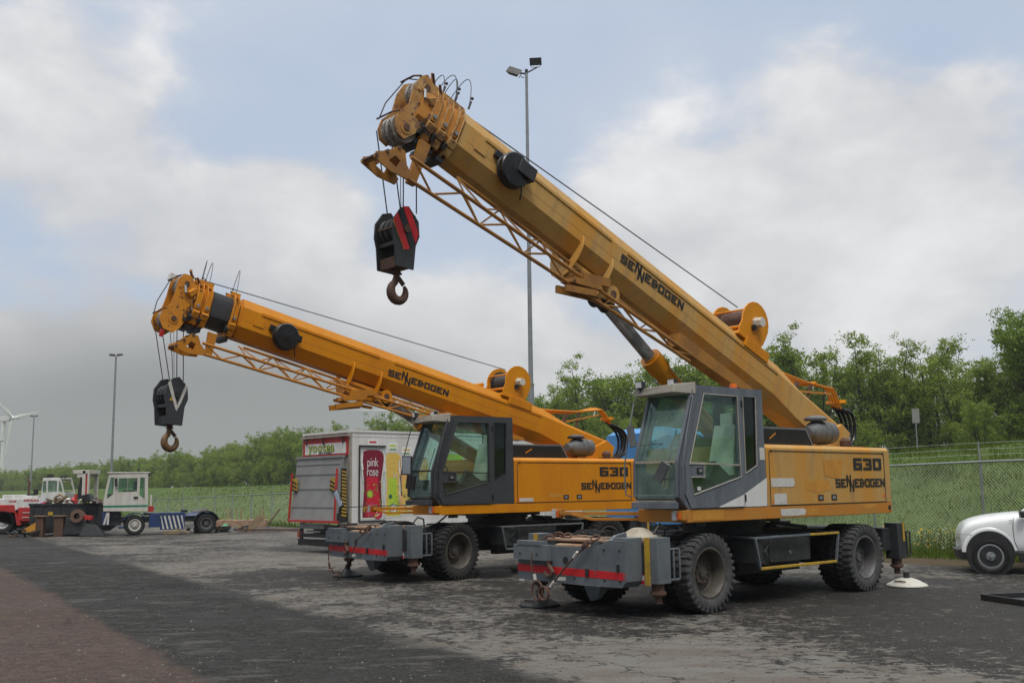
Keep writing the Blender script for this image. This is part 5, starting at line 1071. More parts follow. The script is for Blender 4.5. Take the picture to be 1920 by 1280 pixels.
# bottle pictures printed on the side
cols = dict(maroon=(.20, .012, .03), crimson=(.52, .02, .04), lime=(.42, .58, .05), gold=(.66, .45, .10), peach=(.70, .38, .14), leaf=(.10, .28, .05), pale=(.62, .66, .58), bluegrey=(.36, .40, .44), pinkfl=(.45, .05, .12), white=(.75, .75, .72), dgreen=(.04, .14, .09))
for k_, v_ in list(cols.items()): M['art_' + k_] = mat('print_' + k_, v_, tuple(min(1, x * 1.15) for x in v_), scale=12, rough=.35, dirt=.1)
def bottle(xc, z0, z1, w, cs, label):
    """layers of flat print 1.5 mm apart: outline, body, label, fruit"""
    h = z1 - z0; MK = ['art_bluegrey', 'art_pale', 'art_' + cs[0], 'art_' + cs[1], 'art_' + cs[2], 'art_' + cs[3], 'art_white', 'art_' + cs[4], 'art_' + cs[5]]
    hs_ = [(.44, 0), (.45, .10), (.41, .28), (.385, .45), (.40, .58), (.45, .72), (.495, .84), (.49, .92), (.44, .965), (.32, .99), (.18, 1.0)]
    sil = hs_ + [(-a, b) for a, b in hs_[::-1]]
    P_ = lambda pts, y, m: art.prism([(xc - a * w, z0 + b * h) for a, b in pts], y, y + .0012, 'y', MK.index(m) if isinstance(m, str) else m)
    art = MB(); P_(sil, .002, 0); P_([(a * .93, .005 + b * .985) for a, b in sil], .0035, 1)
    P_([(a * .82, .03 + b * .955) for a, b in sil], .005, 2)
    P_([(-.24, .05), (.27, .05), (.26, .3), (.20, .46), (.20, .60), (-.22, .60), (-.22, .46)], .0065, 3)
    for (a, b, r_, m) in cs[6]:
        P_([(a + r_ * cos(t), b + r_ * sin(t) * w / h) for t in [2 * pi * k / 16 for k in range(16)]], .008, m); P_([(a + r_ * .78 * cos(t), b + r_ * .78 * sin(t) * w / h) for t in [2 * pi * k / 14 for k in range(14)]], .0095, m + 1 if m < 8 else 3)
    P_([(-.16, 1.03), (.16, 1.03), (.16, 1.05), (-.16, 1.05)], .003, 7)
    zz_ = z0 + h * 1.075; art.box((xc - .16, .002, zz_ - .06), (xc + .16, .0032, zz_ + .12), 6); art.box((xc - .12, .0035, zz_ + .01), (xc + .12, .0047, zz_ + .06), 3)
    rng_ = random.Random(int(xc * 100))
    for k in range(14):                                   # pips / segments of the cut fruit
        a0, b0, r_, m_ = cs[6][k % len(cs[6])]; t_ = k * 2.4; rr = r_ * .5 * (.4 + .6 * ((k * 37) % 10) / 10)
        P_([(a0 + rr * cos(t_) + .018 * cos(q2), b0 + (rr * sin(t_) + .018 * sin(q2)) * w / h) for q2 in [2 * pi * z_ / 6 for z_ in range(6)]], .0135, 6 if m_ == 8 else 5)
    P_([(-.40, .70), (-.44, .82), (-.40, .93), (-.36, .93), (-.38, .82), (-.34, .70)], .0145, 6); P_([(.43, .66), (.46, .82), (.43, .94), (.40, .94), (.42, .82), (.40, .66)], .0145, 6)
    for _ in range(48):
        a, b = rng_.uniform(-.36, .36), rng_.uniform(.02, .52); s_ = rng_.uniform(.02, .06); y_ = .011 + rng_.random() * .002; P_([(a, b), (a + s_, b + s_ * .2), (a + s_ * 1.3, b + s_ * .6), (a + s_ * .4, b + s_ * .5)], y_, rng_.choice((4, 5, 7, 4)))
    o = art.build('bottle_picture', [M[k] for k in MK], bt); o['label'] = label; return o
bottle(-.74, .90, 2.84, .90, ('maroon', 'crimson', 'leaf', 'lime', 'leaf', 'pinkfl', [(-.02, .14, .20, 8), (.20, .08, .17, 8), (-.10, .36, .12, 4)]), 'dark red bottle picture with pomegranate')
bottle(-1.42, .93, 2.76, .66, ('gold', 'lime', 'lime', 'dgreen', 'leaf', 'gold', [(.05, .14, .22, 5), (-.12, .32, .12, 4)]), 'yellow green bottle picture')
bottle(-1.90, .98, 2.66, .66, ('peach', 'gold', 'pale', 'leaf', 'leaf', 'white', [(-.1, .14, .13, 1), (.14, .12, .12, 1)]), 'orange bottle picture with pale flowers')
bottle(-2.42, 1.0, 2.62, .62, ('peach', 'lime', 'leaf', 'white', 'leaf', 'bluegrey', [(.0, .16, .14, 5)]), 'pale green bottle picture')
bottle(-3.6, .95, 2.75, .9, ('lime', 'leaf', 'lime', 'dgreen', 'leaf', 'lime', [(.0, .3, .2, 5)]), 'large green bottle picture')
q = MB()
for t_, z_ in (('pink', 2.46), ('rose', 2.20)):
    vs, fs = text_geo(t_, .34, lambda x, y, z: (-.73 - x * .70, .0125 + z * .3, z_ + y * 1.05), depth=.002, space=.92, bold=-.002); q.add(vs, fs, 0)
q.build('bottle_lettering', [M['art_white']], bt)
for (xx, t_, z_) in ((-1.42, 'lime', 2.36), (-1.42, 'kiss', 2.12), (-1.90, 'peach', 2.30), (-1.90, 'rose', 2.08)):
    if t_ != 'kiss': continue
    vs, fs = text_geo('ss', .30, lambda x, y, z: (xx - .08 - x * .6, .0165 + z * .3, z_ + y), depth=.002, bold=-.002); q = MB(); q.add(vs, fs, 0); q.build('bottle_lettering', M['art_pale'], bt)
q = MB(); F0, F1, z0_, z1_ = -.27, -1.16, .84, 2.93
q.box((F0, .012, z0_), (F0 - .035, .045, z1_)); q.box((F0 - .035, .012, z1_ - .04), (F1, .045, z1_)); q.box((F0 - .035, .012, z0_), (F1, .045, z0_ + .04)); q.build('side_door_frame', M['black'], bt)

# ------------------------------------------------------------------ blue machine between the cranes
bl = empty('blue_tractor', (4.0, 28.0, 0), 'sky blue vehicle with a dark side window behind the two cranes', 'vehicle', az_rot(60))
q = MB(); rr_ = lambda x, z0, z1, w: [(x, -w, z0), (x, w, z0), (x, w, z1 - .22), (x, w - .12, z1), (x, -w + .12, z1), (x, -w, z1 - .22)]
q.loft([rr_(1.15, .75, 3.08, 1.05), rr_(.75, .75, 3.24, 1.15), (rr_(-.6, .75, 3.10, 1.15)), rr_(-1.7, .75, 2.86, 1.15), rr_(-2.3, .75, 2.5, 1.05)], 0, sm=False); q.build('body_shell', M['blue'], bl, bevel=.03)
q = MB(); q.prism([(.45, 3.05), (.70, 2.72), (-.55, 2.70), (-.75, 2.78), (-.35, 3.02), (.1, 3.08)], 1.145, 1.165, 'y', 0); q.box((1.05, 1.14, 2.40), (-2.2, 1.16, 2.50), 0); q.build('side_window', M['black'], bl)
q = MB(); q.box((.2, 1.15, 1.9), (-.9, 1.17, 2.28), 0); q.box((-2.2, -1.0, .45), (1.1, 1.0, .80), 0); q.build('chassis', M['black'], bl)
for x in (.6, -1.6):
    for sd_ in (1, -1): wheel(bl, x, sd_ * .95, sd_, R=.52, w=.3, r=.28, dish=.12)

# ------------------------------------------------------------------ terminal tractor on the left
tr = empty('terminal_tractor', (-15.76, 43.5, 0), 'cream and navy terminal tractor with striped side plate, parked on the left', 'tractor unit', az_rot(68))
Yn = 1.2
def slab_side(mb, poly, y0, y1, m=0): mb.prism(poly, y0, y1, 'y', m)
cabp = [(1.14, .98), (1.16, 1.25), (1.07, 1.86), (.98, 2.42), (-.50, 2.47), (-.53, .95)]
w1 = [(.92, 2.31), (.78, 2.31), (.80, 1.64), (1.02, 1.47), (1.03, 1.6)]; w2 = [(.62, 2.28), (-.10, 2.28), (-.10, 1.74), (.62, 1.72)]; w3 = [(-.20, 2.30), (-.38, 2.30), (-.40, 1.42), (-.19, 1.60)]
q = MB()
for y in (Yn - .02, .02): vs, fs = curve_plate(cabp, [w1, w2, w3], .04, lambda a, b, t: (a, y + t, b)); q.add(vs, fs, 0)
q.box((-.52, .04, 2.40), (1.0, Yn - .04, 2.47), 0); q.box((-.53, .04, .95), (-.49, Yn - .04, 1.6), 0); q.box((-.5, .04, .96), (1.14, Yn - .04, 1.0), 0); q.hexa([(1.12, .04, 1.0), (1.15, .04, 1.0), (1.15, Yn - .04, 1.0), (1.12, Yn - .04, 1.0), (1.10, .04, 1.5), (1.13, .04, 1.5), (1.13, Yn - .04, 1.5), (1.10, Yn - .04, 1.5)], 0)
q.box((-.56, -.02, 2.47), (1.04, Yn + .02, 2.52), 0); cab_t = q.build('cab', M['cream'], tr, bevel=.01)
q = MB(); q.box((1.155, Yn, 1.12), (-.525, Yn + .004, 1.20), 0); q.build('green_stripe', mat('green_stripe_paint', (.02, .22, .14), scale=5), cab_t)
q = MB()
for y in (Yn - .03, .03):
    for w_ in (w1, w2, w3): q = MB(); q.prism(w_, y, y - .006, 'y', 0); q.build('cab_window', M['glass_clear'], cab_t)
q = MB(); q.box((.28, Yn, 1.73), (.26, Yn + .012, 2.28)); q.box((.66, Yn, 1.0), (.655, Yn + .006, 2.36)); q.box((-.14, Yn, 1.0), (-.145, Yn + .006, 2.36)); q.build('door_seams', M['beige'], cab_t)
q = MB(); q.box((.02, Yn, 1.45), (-.14, Yn + .02, 1.54)); q.build('door_handle', M['black'], cab_t)
q = MB(); q.box((.42, .45, 1.4), (.0, .95, 1.8)); q.box((.02, .5, 1.8), (-.1, .9, 2.15)); q.box((.8, .5, 1.3), (1.0, .8, 1.65)); q.build('driver_seat', M['black'], cab_t)
q = MB(); q.bar((.72, Yn + .08, 2.28), (.70, Yn + .08, 1.95), .05, .10); q.build('mirror', M['black'], cab_t, bevel=.01)
q = MB(); q.cyl((-.16, .5, 2.5), (-.16, .5, 2.68), .035, n=10); q.box((-.5, 1.1, 2.35), (-.58, 1.25, 2.45)); q.build('exhaust', M['chassis_dark'], tr)
q = MB(); q.box((1.1, .1, .40), (.45, 1.0, .92), 0); q.box((.9, .1, .5), (-3.3, 1.0, .72), 0); q.box((-.60, .9, .30), (-1.03, 1.18, .84), 1); q.box((-.42, .1, .78), (-2.0, 1.0, .87), 1); q.box((.55, 1.0, .28), (.22, 1.15, .36), 1); q.hexa([(-1.95, .15, .72), (-1.95, 1.1, .72), (-3.25, 1.1, .72), (-3.25, .15, .72), (-2.2, .3, .86), (-2.2, 1.0, .86), (-3.1, 1.0, .86), (-3.1, .3, .86)], 1)
q.build('frame', [M['chassis_dark'], M['navy']], tr, bevel=.01)
q = MB(); q.box((1.18, .05, .42), (.90, 1.16, .94), 0); bp_ = q.build('front_bumper', M['navy'], tr, bevel=.02)
q = MB()
for k in range(2): q.hexa([(1.14 - k * .14, 1.161, .44), (1.06 - k * .14, 1.161, .44), (1.06 - k * .14, 1.165, .44), (1.14 - k * .14, 1.165, .44), (1.02 - k * .05, 1.161, .92), (.96 - k * .05, 1.161, .92), (.96 - k * .05, 1.165, .92), (1.02 - k * .05, 1.165, .92)], 0)
q.build('bumper_stripes', M['sticker'], bp_)
q = MB(); arc = lambda cx, R, a0, a1, n: [(cx + R * cos(radians(a0 + (a1 - a0) * k / n)), .40 + R * sin(radians(a0 + (a1 - a0) * k / n))) for k in range(n + 1)]
q.prism(arc(-.06, .50, 25, 150, 10) + arc(-.06, .46, 150, 25, 10), 1.18, .75, 'y', 0); q.build('mudguard', M['navy'], tr)
q = MB(); q.prism(arc(-2.84, .53, 10, 165, 12) + arc(-2.84, .49, 165, 10, 12), 1.18, .70, 'y', 0); q.build('mudguard', M['black'], tr)
pnl = MB(); pnl.box((-1.03, 1.12, .19), (-1.98, 1.18, .78), 0); po = pnl.build('striped_side_plate', M['navy'], tr)
q = MB()
for k in range(6):
    x = -.97 - k * .165; xs = lambda v: max(min(v, -1.035), -1.975)
    q.hexa([(xs(x - .02), 1.181, .75), (xs(x - .09), 1.181, .75), (xs(x - .09), 1.184, .75), (xs(x - .02), 1.184, .75), (xs(x - .16), 1.181, .22), (xs(x - .23), 1.181, .22), (xs(x - .23), 1.184, .22), (xs(x - .16), 1.184, .22)])
q.build('white_stripes', M['sticker'], po)
q = MB(); q.box((-.55, 1.0, .92), (-.76, 1.2, 1.15), 0); q.cyl((-.65, 1.05, 1.15), (-.65, 1.05, 1.6), .04, n=10, m=1); q.build('gas_bottle', [M['red_paint'], M['cream']], tr)
q = MB(); q.hexa([(-2.25, .3, .86), (-2.25, 1.0, .86), (-2.9, 1.0, .92), (-2.9, .3, .92), (-2.3, .35, .93), (-2.3, .95, .93), (-2.85, .95, 1.02), (-2.85, .35, 1.02)]); q.box((-1.85, .5, .87), (-2.1, .9, .97)); q.build('fifth_wheel', M['black'], tr)
for x in (-.06, -2.84):
    for sd_, y in ((1, 1.05), (-1, .05)): wheel(tr, x, y - (0 if sd_ > 0 else .05), sd_, R=.40, w=.26, r=.225, dish=.05 if x > -1 else .12, rm='cream' if x > -1 else 'rim_grey', hub=.09, lugs=30, holes=x > -1)
q = MB(); q.box((-.82, .4, .02), (-1.45, .7, .14), 0); q.bar((-1.25, .9, .24), (-1.8, .95, .04), .1, .06, 0); o = q.build('timber_offcut', M['wood'], None, loc=(-15.2, 43.0, 0), rot=(0, 0, az_rot(68))); tag(o, 'brown timber offcut on the ground under the striped tractor', 'timber')

# ------------------------------------------------------------------ red and white heavy forklift at the far left
fk = empty('heavy_forklift', (-18, 45, 0), 'red and white heavy forklift with tall mast behind the scrap skip', 'forklift', pi)   # local +X points left
q = MB(); q.prism([(7.5, .9), (7.5, 1.5), (2.29, 1.50), (2.27, 1.12), (3.1, 1.10), (3.4, .95)], .0, -1.8, 'y', 0); q.box((3.96, -.1, 1.5), (3.42, -1.2, 1.66), 0); q.box((3.1, -.1, 1.5), (2.43, -1.3, 1.62), 0); q.build('body', M['white'], fk, bevel=.02)
q = MB(); q.prism([(7.5, .95), (7.5, 1.22), (3.37, 1.24), (3.20, .40), (3.05, .40), (3.28, .9)], .05, -1.85, 'y', 0); q.box((3.2, .02, .55), (2.0, -1.8, 1.12), 0); q.box((3.0, .03, .88), (2.2, .06, .91), 1); q.box((3.0, .03, .68), (2.2, .06, .71), 1); q.build('mudguard_and_step', [M['red_paint'], M['cream']], fk, bevel=.02)
vs, fs = text_geo('SVETRUCK', .13, lambda x, y, z: (2.66 - x * 1.05, .003 + z, 1.41 + y), depth=.002, bold=.006); q = MB(); q.add(vs, fs); q.build('lettering', M['red_paint'], fk); q = MB()
vs, fs = text_geo('15120', .12, lambda x, y, z: (3.46 - x * 1.1, .003 + z, 1.38 + y), depth=.002, bold=.006); q.add(vs, fs); q.build('lettering', M['red_paint'], fk)
q = MB(); cp = [(2.28, 1.46), (2.22, 2.30), (1.46, 2.34), (1.26, 1.67), (1.24, 1.30), (2.28, 1.30)]
vs, fs = curve_plate(cp, [[(2.21, 2.22), (2.07, 2.22), (2.05, 1.74), (2.22, 1.74)], [(1.99, 2.24), (1.60, 2.24), (1.60, 1.76), (1.99, 1.76)], [(1.53, 2.23), (1.47, 2.20), (1.33, 1.76), (1.53, 1.76)]], .04, lambda a, b, t: (a, -.05 + t, b)); q.add(vs, fs)
vs, fs = curve_plate(cp, [[(2.18, 2.22), (1.50, 2.24), (1.34, 1.78), (2.18, 1.76)]], .04, lambda a, b, t: (a, -1.15 + t, b)); q.add(vs, fs); q.box((1.44, -1.13, 2.30), (2.24, -.07, 2.36)); q.box((1.25, -1.13, 1.3), (1.29, -.07, 1.7)); kc = q.build('cab', M['white'], fk, bevel=.01)
q = MB(); q.box((2.2, -.075, 1.74), (1.34, -.07, 2.24)); q.build('cab_windows', M['glass'], kc)
q = MB(); q.box((1.9, -.4, 2.38), (2.12, -.2, 2.52)); q.build('work_lamp', M['black'], kc); 
for xx in (1.45, 1.28): q = MB(); q.bar((xx + .05, -.1, 2.36), (xx - .08, -.1, 2.44), .08, .05); q.build('work_lamp', M['black'], kc)
q = MB(); q.box((.56, -.1, 1.1), (.42, -.25, 2.66), 0); q.box((.34, -.1, 1.1), (.28, -.25, 2.68), 0); q.box((.42, -.14, 1.2), (.34, -.2, 2.6), 2); q.box((.56, -1.4, 1.1), (.42, -1.55, 2.66), 0); q.box((.98, -.1, 2.52), (.34, -1.5, 2.68), 0); q.box((.80, -.12, 2.36), (.56, -1.4, 2.52), 0); q.prism([(.8, 1.3), (.72, 1.9), (.66, 2.4), (.58, 2.4), (.58, 1.3)], -.12, -.3, 'y', 1); q.build('mast', [M['cream'], M['black'], M['red_paint']], fk, bevel=.01)
q = MB(); q.cyl((3.07, -.6, 1.6), (3.05, -.6, 2.2), .05, n=10); q.cyl((3.05, -.6, 2.2), (3.16, -.6, 2.34), .05, n=10); q.build('exhaust', M['rust'], fk)
wheel(fk, 3.85, -.15, 1, R=.52, w=.4, r=.27, dish=.06, rm='white', hub=.12, hm='white'); wheel(fk, .9, -.15, 1, R=.52, w=.4, r=.27, dish=.06, rm='white', hub=.12, hm='white')
wheel(fk, 3.85, -1.6, -1, R=.52, w=.4, r=.27, dish=.06, rm='white', hub=.12, hm='white'); wheel(fk, .9, -1.6, -1, R=.52, w=.4, r=.27, dish=.06, rm='white', hub=.12, hm='white')
q = MB(); q.box((2.98, -.3, 1.62), (2.64, -.5, 1.70)); q.cyl((2.62, -.3, 1.66), (2.62, -.3, 1.88), .10, n=12); q.build('air_filter', M['black'], fk)

# ------------------------------------------------------------------ open skip with scrap, rusty steel sections
sk = empty('scrap_skip', (-16, 42.5, 0), 'open black steel skip heaped with scrap, left of the terminal tractor', 'skip', pi)
q = MB(); poly = [(3.56, 1.30), (3.50, .42), (3.30, .12), (1.0, .12), (.60, .42), (.62, 1.28)]
q.prism(poly, -.0, .03, 'y', 0); q.prism(poly, -1.9, -1.87, 'y', 0); q.box((3.53, -1.87, .45), (3.56, -.0, 1.3), 0); q.box((.62, -1.87, .45), (.65, 0, 1.28), 0); q.box((3.3, -1.87, .12), (1.0, 0, .16), 0)
for k in range(8): x = .85 + k * .36; q.box((x, .03, .2), (x + .05, .07, 1.24), 0)
q.box((3.58, .03, 1.22), (.60, .08, 1.31), 0); q.box((3.58, -1.9, 1.22), (.60, -1.95, 1.31), 0); q.build('shell', M['chassis_dark'], sk, bevel=.008)
q = MB(); q.box((2.77, .075, .83), (2.58, .082, .97)); q.build('yellow_label', M['yellow'], sk)
RS = random.Random(3); q = MB()
for _ in range(90):
    x = RS.uniform(.75, 3.45); y = RS.uniform(-1.75, -.1); z = 1.18 + RS.uniform(0, .24) * sin(pi * (x - .6) / 3) + .05; m = RS.choice((0, 0, 1, 2, 3, 4, 0, 5, 6))
    rot = Matrix.Rotation(RS.uniform(0, 3), 3, 'Z') @ Matrix.Rotation(RS.uniform(-.6, .6), 3, 'X') @ Matrix.Rotation(RS.uniform(-.6, .6), 3, 'Y'); q.obox((x, y, z), (RS.uniform(.08, .4), RS.uniform(.05, .2), RS.uniform(.02, .14)), rot, m)
for _ in range(8): x = RS.uniform(1, 3); q.tube([(x, -.6, 1.25), (x + RS.uniform(-.3, .3), -.5, 1.5), (x + RS.uniform(-.6, .6), -.6, 1.35)], .03, 6, RS.choice((0, 1)))
o = q.build('scrap_heap', [M['rust'], M['chassis_dark'], M['sticker'], M['blue'], M['red_paint'], M['white'], M['leaf']], None, loc=(-16, 42.5, 0), rot=(0, 0, pi)); tag(o, 'heap of mixed metal scrap and rubbish lying in the black skip', 'scrap', kind='stuff')
q = MB(); q.tube([(2.57, 0, 1.35), (2.50, 0, 1.55), (2.3, 0, 1.66), (2.1, 0, 1.5)], .05, 7); q.obox((2.2, .02, 1.48), (.5, .15, .06), Matrix.Rotation(.5, 3, 'Y')); o = q.build('bent_pipe', M['wood'], None, loc=(-16, 42.4, 0), rot=(0, 0, pi)); tag(o, 'bent brown pipe sticking out of the scrap skip', 'pipe')
q = MB(); q.cyl((1.5, 0, 1.3), (1.5, 0, 1.66), .06, n=12); o = q.build('red_cylinder', M['red_paint'], None, loc=(-16, 42.0, 0), rot=(0, 0, pi)); tag(o, 'upright red cylinder among the scrap in the skip', 'cylinder')
q = MB(); q.prism([(1.3, 1.35), (1.35, 1.62), (1.05, 1.68), (.95, 1.45), (.70, 1.36)], -.3, .1, 'y'); o = q.build('black_hopper', M['black'], None, loc=(-16, 42.2, 0), rot=(0, 0, pi), bevel=.02); tag(o, 'crumpled black sheet piece on the right end of the skip', 'scrap piece')
def ped(x, label, w=.30):
    e_ = empty('steel_column_stub', (-16 - x, 42.0, 0), label, 'steel column', 0, 'rusty column stubs in front of the skip')
    q = MB(); q.box((-w / 2, -.10, .0), (w / 2, -.08, .80)); q.box((-w / 2, .08, 0), (w / 2, .10, .80)); q.box((-.02, -.08, 0), (.02, .08, .8)); q.build('web', M['rust'], e_)
    q = MB(); q.box((-.25, -.16, .80), (.25, .16, .83)); q.build('top_plate', M['rust_tan'], e_)
ped(2.86, 'rusty steel column stub standing left, beside the orange steel piece'); ped(2.10, 'wider rusty steel column stub standing right, in front of the skip', .36)
q = MB(); q.prism([(3.55, .28), (3.0, .58), (2.98, .26), (3.3, .18)], .0, .25, 'y'); q.bar((3.6, .1, .22), (2.9, .1, .22), .05, .05); o = q.build('orange_bracket', M['orange_bright'], None, loc=(-16, 42.15, 0), rot=(0, 0, pi)); tag(o, 'orange angled steel piece lying by the rusty column stubs', 'bracket')
q = MB()
for _ in range(26): x = RS.uniform(2.9, 4.05); rot = Matrix.Rotation(RS.uniform(0, 3), 3, 'Z') @ Matrix.Rotation(RS.uniform(-.4, .4), 3, 'Y'); q.obox((x, RS.uniform(-.3, .4), RS.uniform(.03, .20) + (.25 if 3.5 < x < 3.8 else 0) * RS.random()), (RS.uniform(.2, .7), .08, .05), rot, RS.choice((0, 1, 1)))
o = q.build('steel_scrap_pile', [M['rust'], M['chassis_dark']], None, loc=(-16, 42.2, 0), rot=(0, 0, pi)); tag(o, 'low pile of dark steel scrap on the ground at the left end of the skip', 'scrap', kind='stuff')
q = MB(); q.lathe([(.12, -.12), (.26, -.12), (.28, -.1), (.16, -.08), (.16, .08), (.28, .1), (.26, .12), (.12, .12)], (1.33, .25, .78), (0, 1, .2), 20, 0); q.prism([(1.75, .72), (1.0, .65), (.9, .1), (1.9, .08)], -.05, .3, 'y', 1); q.bar((1.1, .2, .75), (.75, .25, .72), .16, .16, 2); q.hexa([(1.2, .0, .02), (1.2, .4, .02), (.2, .4, .02), (.2, 0, .02), (1.0, .1, .5), (1.0, .3, .5), (.6, .3, .45), (.6, .1, .45)], 1); o = q.build('old_winch_unit', [M['rust'], M['chassis_dark'], M['red_paint']], None, loc=(-16, 42.1, 0), rot=(0, 0, pi), bevel=.01); tag(o, 'rusty winch unit dumped against the right end of the skip', 'winch')
# concrete blocks and rack behind the tractor
for x_, y_ in ((-14.3, 50.5), (-12.6, 50.2)):
    e_ = MB(); e_.box((-.8, -.3, 0), (.8, .3, .45)); 
    for k in (-.6, -.4, .5, .65): e_.cyl((k, 0, .55), (k, 0, 1.0), .03, n=6)
    o = e_.build('concrete_block', M['rust_tan'], None, loc=(x_, y_, -.1), rot=(0, 0, .1), bevel=.02); tag(o, 'pinkish concrete block with upright bars behind the tractor %s' % ('frame, left one' if x_ < -13 else 'rear wheel'), 'concrete block')
# junk by the fence
q = MB(); q.hexa([(-.50, -.02, .02), (-.22, -.02, .0), (-.22, .04, .0), (-.50, .04, .02), (.02, -.02, .68), (.42, -.02, .62), (.42, .04, .62), (.02, .04, .68)], 0); q.bar((-.35, -.1, .03), (-.85, -.1, .26), .06, .05, 0); o = q.build('wooden_board', M['wood'], None, loc=(-10.9, 44.6, 0)); tag(o, 'pale wooden board propped at a slant against junk near the fence', 'board')
q = MB(); q.bar((-1.0, 0, .10), (1.6, .2, .06), .10, .08); q.bar((.3, 0, .3), (.75, .2, .95), .05, .05); o = q.build('rusty_beam', M['rust'], None, loc=(-10.6, 44.1, 0)); tag(o, 'long rusty beam lying on the ground in front of the wooden board', 'beam')
q = MB(); q.lathe([(0, 0), (.28, .02), (.34, .16), (.26, .34), (.10, .44), (0, .46)], (0, 0, 0), (0, 0, 1), 12); q.map(lambda v: v * .75 + Vector((.05 * sin(v.z * 9 + v.x * 7), .04 * cos(v.x * 9), .03 * sin(v.x * 11 + v.y * 8)))); o = q.build('green_bag', mat('green_plastic', (.06, .30, .12), scale=9), None, loc=(-12.3, 44.9, 0)); tag(o, 'crumpled green plastic bag among the junk near the fence', 'bag')
q = MB()
for _ in range(40): rot = Matrix.Rotation(RS.uniform(0, 3), 3, 'Z') @ Matrix.Rotation(RS.uniform(-.5, .5), 3, 'Y'); q.obox((RS.uniform(-1.3, 1.2), RS.uniform(-.4, .4), RS.uniform(.02, .22)), (RS.uniform(.1, .5), RS.uniform(.06, .2), RS.uniform(.03, .12)), rot, RS.choice((0, 1, 1)))
o = q.build('junk_heap', [M['rust'], M['black']], None, loc=(-12.4, 44.6, 0)); tag(o, 'low dark heap of junk beside the green bag near the fence', 'junk', kind='stuff')

# ------------------------------------------------------------------ floodlight masts
def mast(x, y, h, label, heads=2):
    e_ = empty('floodlight_mast', (x, y, 0), label, 'light mast', 0)
    q = MB(); q.cyl((0, 0, -.5), (0, 0, h * .30), .135, .13, n=16); q.cyl((0, 0, h * .30), (0, 0, h * .302), .15, .15, n=16); q.cyl((0, 0, h * .30), (0, 0, h), .105, .06, n=16); q.build('pole', M['steel'], e_)
    q = MB(); q.bar((0, 0, h - .12), (.50, 0, h + .16), .05, .05); q.bar((0, 0, h - .15), (-.40, 0, h - .1), .06, .06); q.tube([(.2, 0, h + .42), (.2, 0, h + .22), (.24, 0, h + .15), (.60, 0, h + .17), (.64, 0, h + .24), (.64, 0, h + .42)], .014, 5); q.cyl((0, 0, h - .1), (0, 0, h + .05), .07, n=12); q.bar((-.2, .0, h - .1), (-.34, 0, h - .34), .03, .03); q.bar((-.25, .0, h - .3), (-.1, 0, h - .32), .03, .03); q.build('bracket', M['chassis_dark'], e_)
    for (cx, cz, ang, tl_) in ((.42, h + .42, 0, .30), (-.56, h - .04, radians(28), -.5)):
        q = MB(); rot = Matrix.Rotation(tl_, 3, 'X') @ Matrix.Rotation(ang if tl_ < 0 else -.05, 3, 'Y')
        M4 = Matrix.Translation((cx, 0, cz)) @ rot.to_4x4(); a_, b_ = (.27, .17) if tl_ > 0 else (.33, .20)
        P4 = lambda *v: M4 @ Vector(v); q.hexa([P4(-a_, -.06, -b_), P4(a_, -.06, -b_), P4(a_, -.06, b_), P4(-a_, -.06, b_), P4(-a_ * .6, .14, -b_ * .6), P4(a_ * .6, .14, -b_ * .6), P4(a_ * .6, .14, b_ * .6), P4(-a_ * .6, .14, b_ * .6)], 0); q.hexa([P4(-a_ * .9, -.065, -b_ * .88), P4(a_ * .9, -.065, -b_ * .88), P4(a_ * .9, -.065, b_ * .88), P4(-a_ * .9, -.065, b_ * .88), P4(-a_ * .9, -.061, -b_ * .88), P4(a_ * .9, -.061, -b_ * .88), P4(a_ * .9, -.061, b_ * .88), P4(-a_ * .9, -.061, b_ * .88)], 1)
        q.build('floodlight', [M['black'], M['chassis_dark']], e_)
    return e_
mast(.80, 45, 20.4, 'tall grey floodlight mast with two lamps rising behind the cranes')
def far_mast(x, y, h, label):
    e_ = empty('floodlight_mast', (x, y, 0), label, 'light mast', 0); q = MB(); q.cyl((0, 0, -.5), (0, 0, h), .20, .13, n=12); q.build('pole', M['steel'], e_)
    for s_ in (-1, 1): q = MB(); q.hexa([(s_ * .15, -.25, h - .05), (s_ * 1.0, -.25, h + .05), (s_ * 1.0, .25, h + .15), (s_ * .15, .25, h + .1), (s_ * .2, -.2, h + .3), (s_ * .85, -.2, h + .35), (s_ * .85, .2, h + .4), (s_ * .2, .2, h + .35)]); q.build('floodlight', M['black'], e_)
far_mast(-57.6, 150, 21.2, 'thin floodlight mast standing behind the cream terminal tractor'); far_mast(-122.5, 266, 20.9, 'thin floodlight mast seen between the wind turbine and the forklift cab'); far_mast(-199, 405, 21.5, 'distant floodlight mast at the left edge beside the wind turbine')

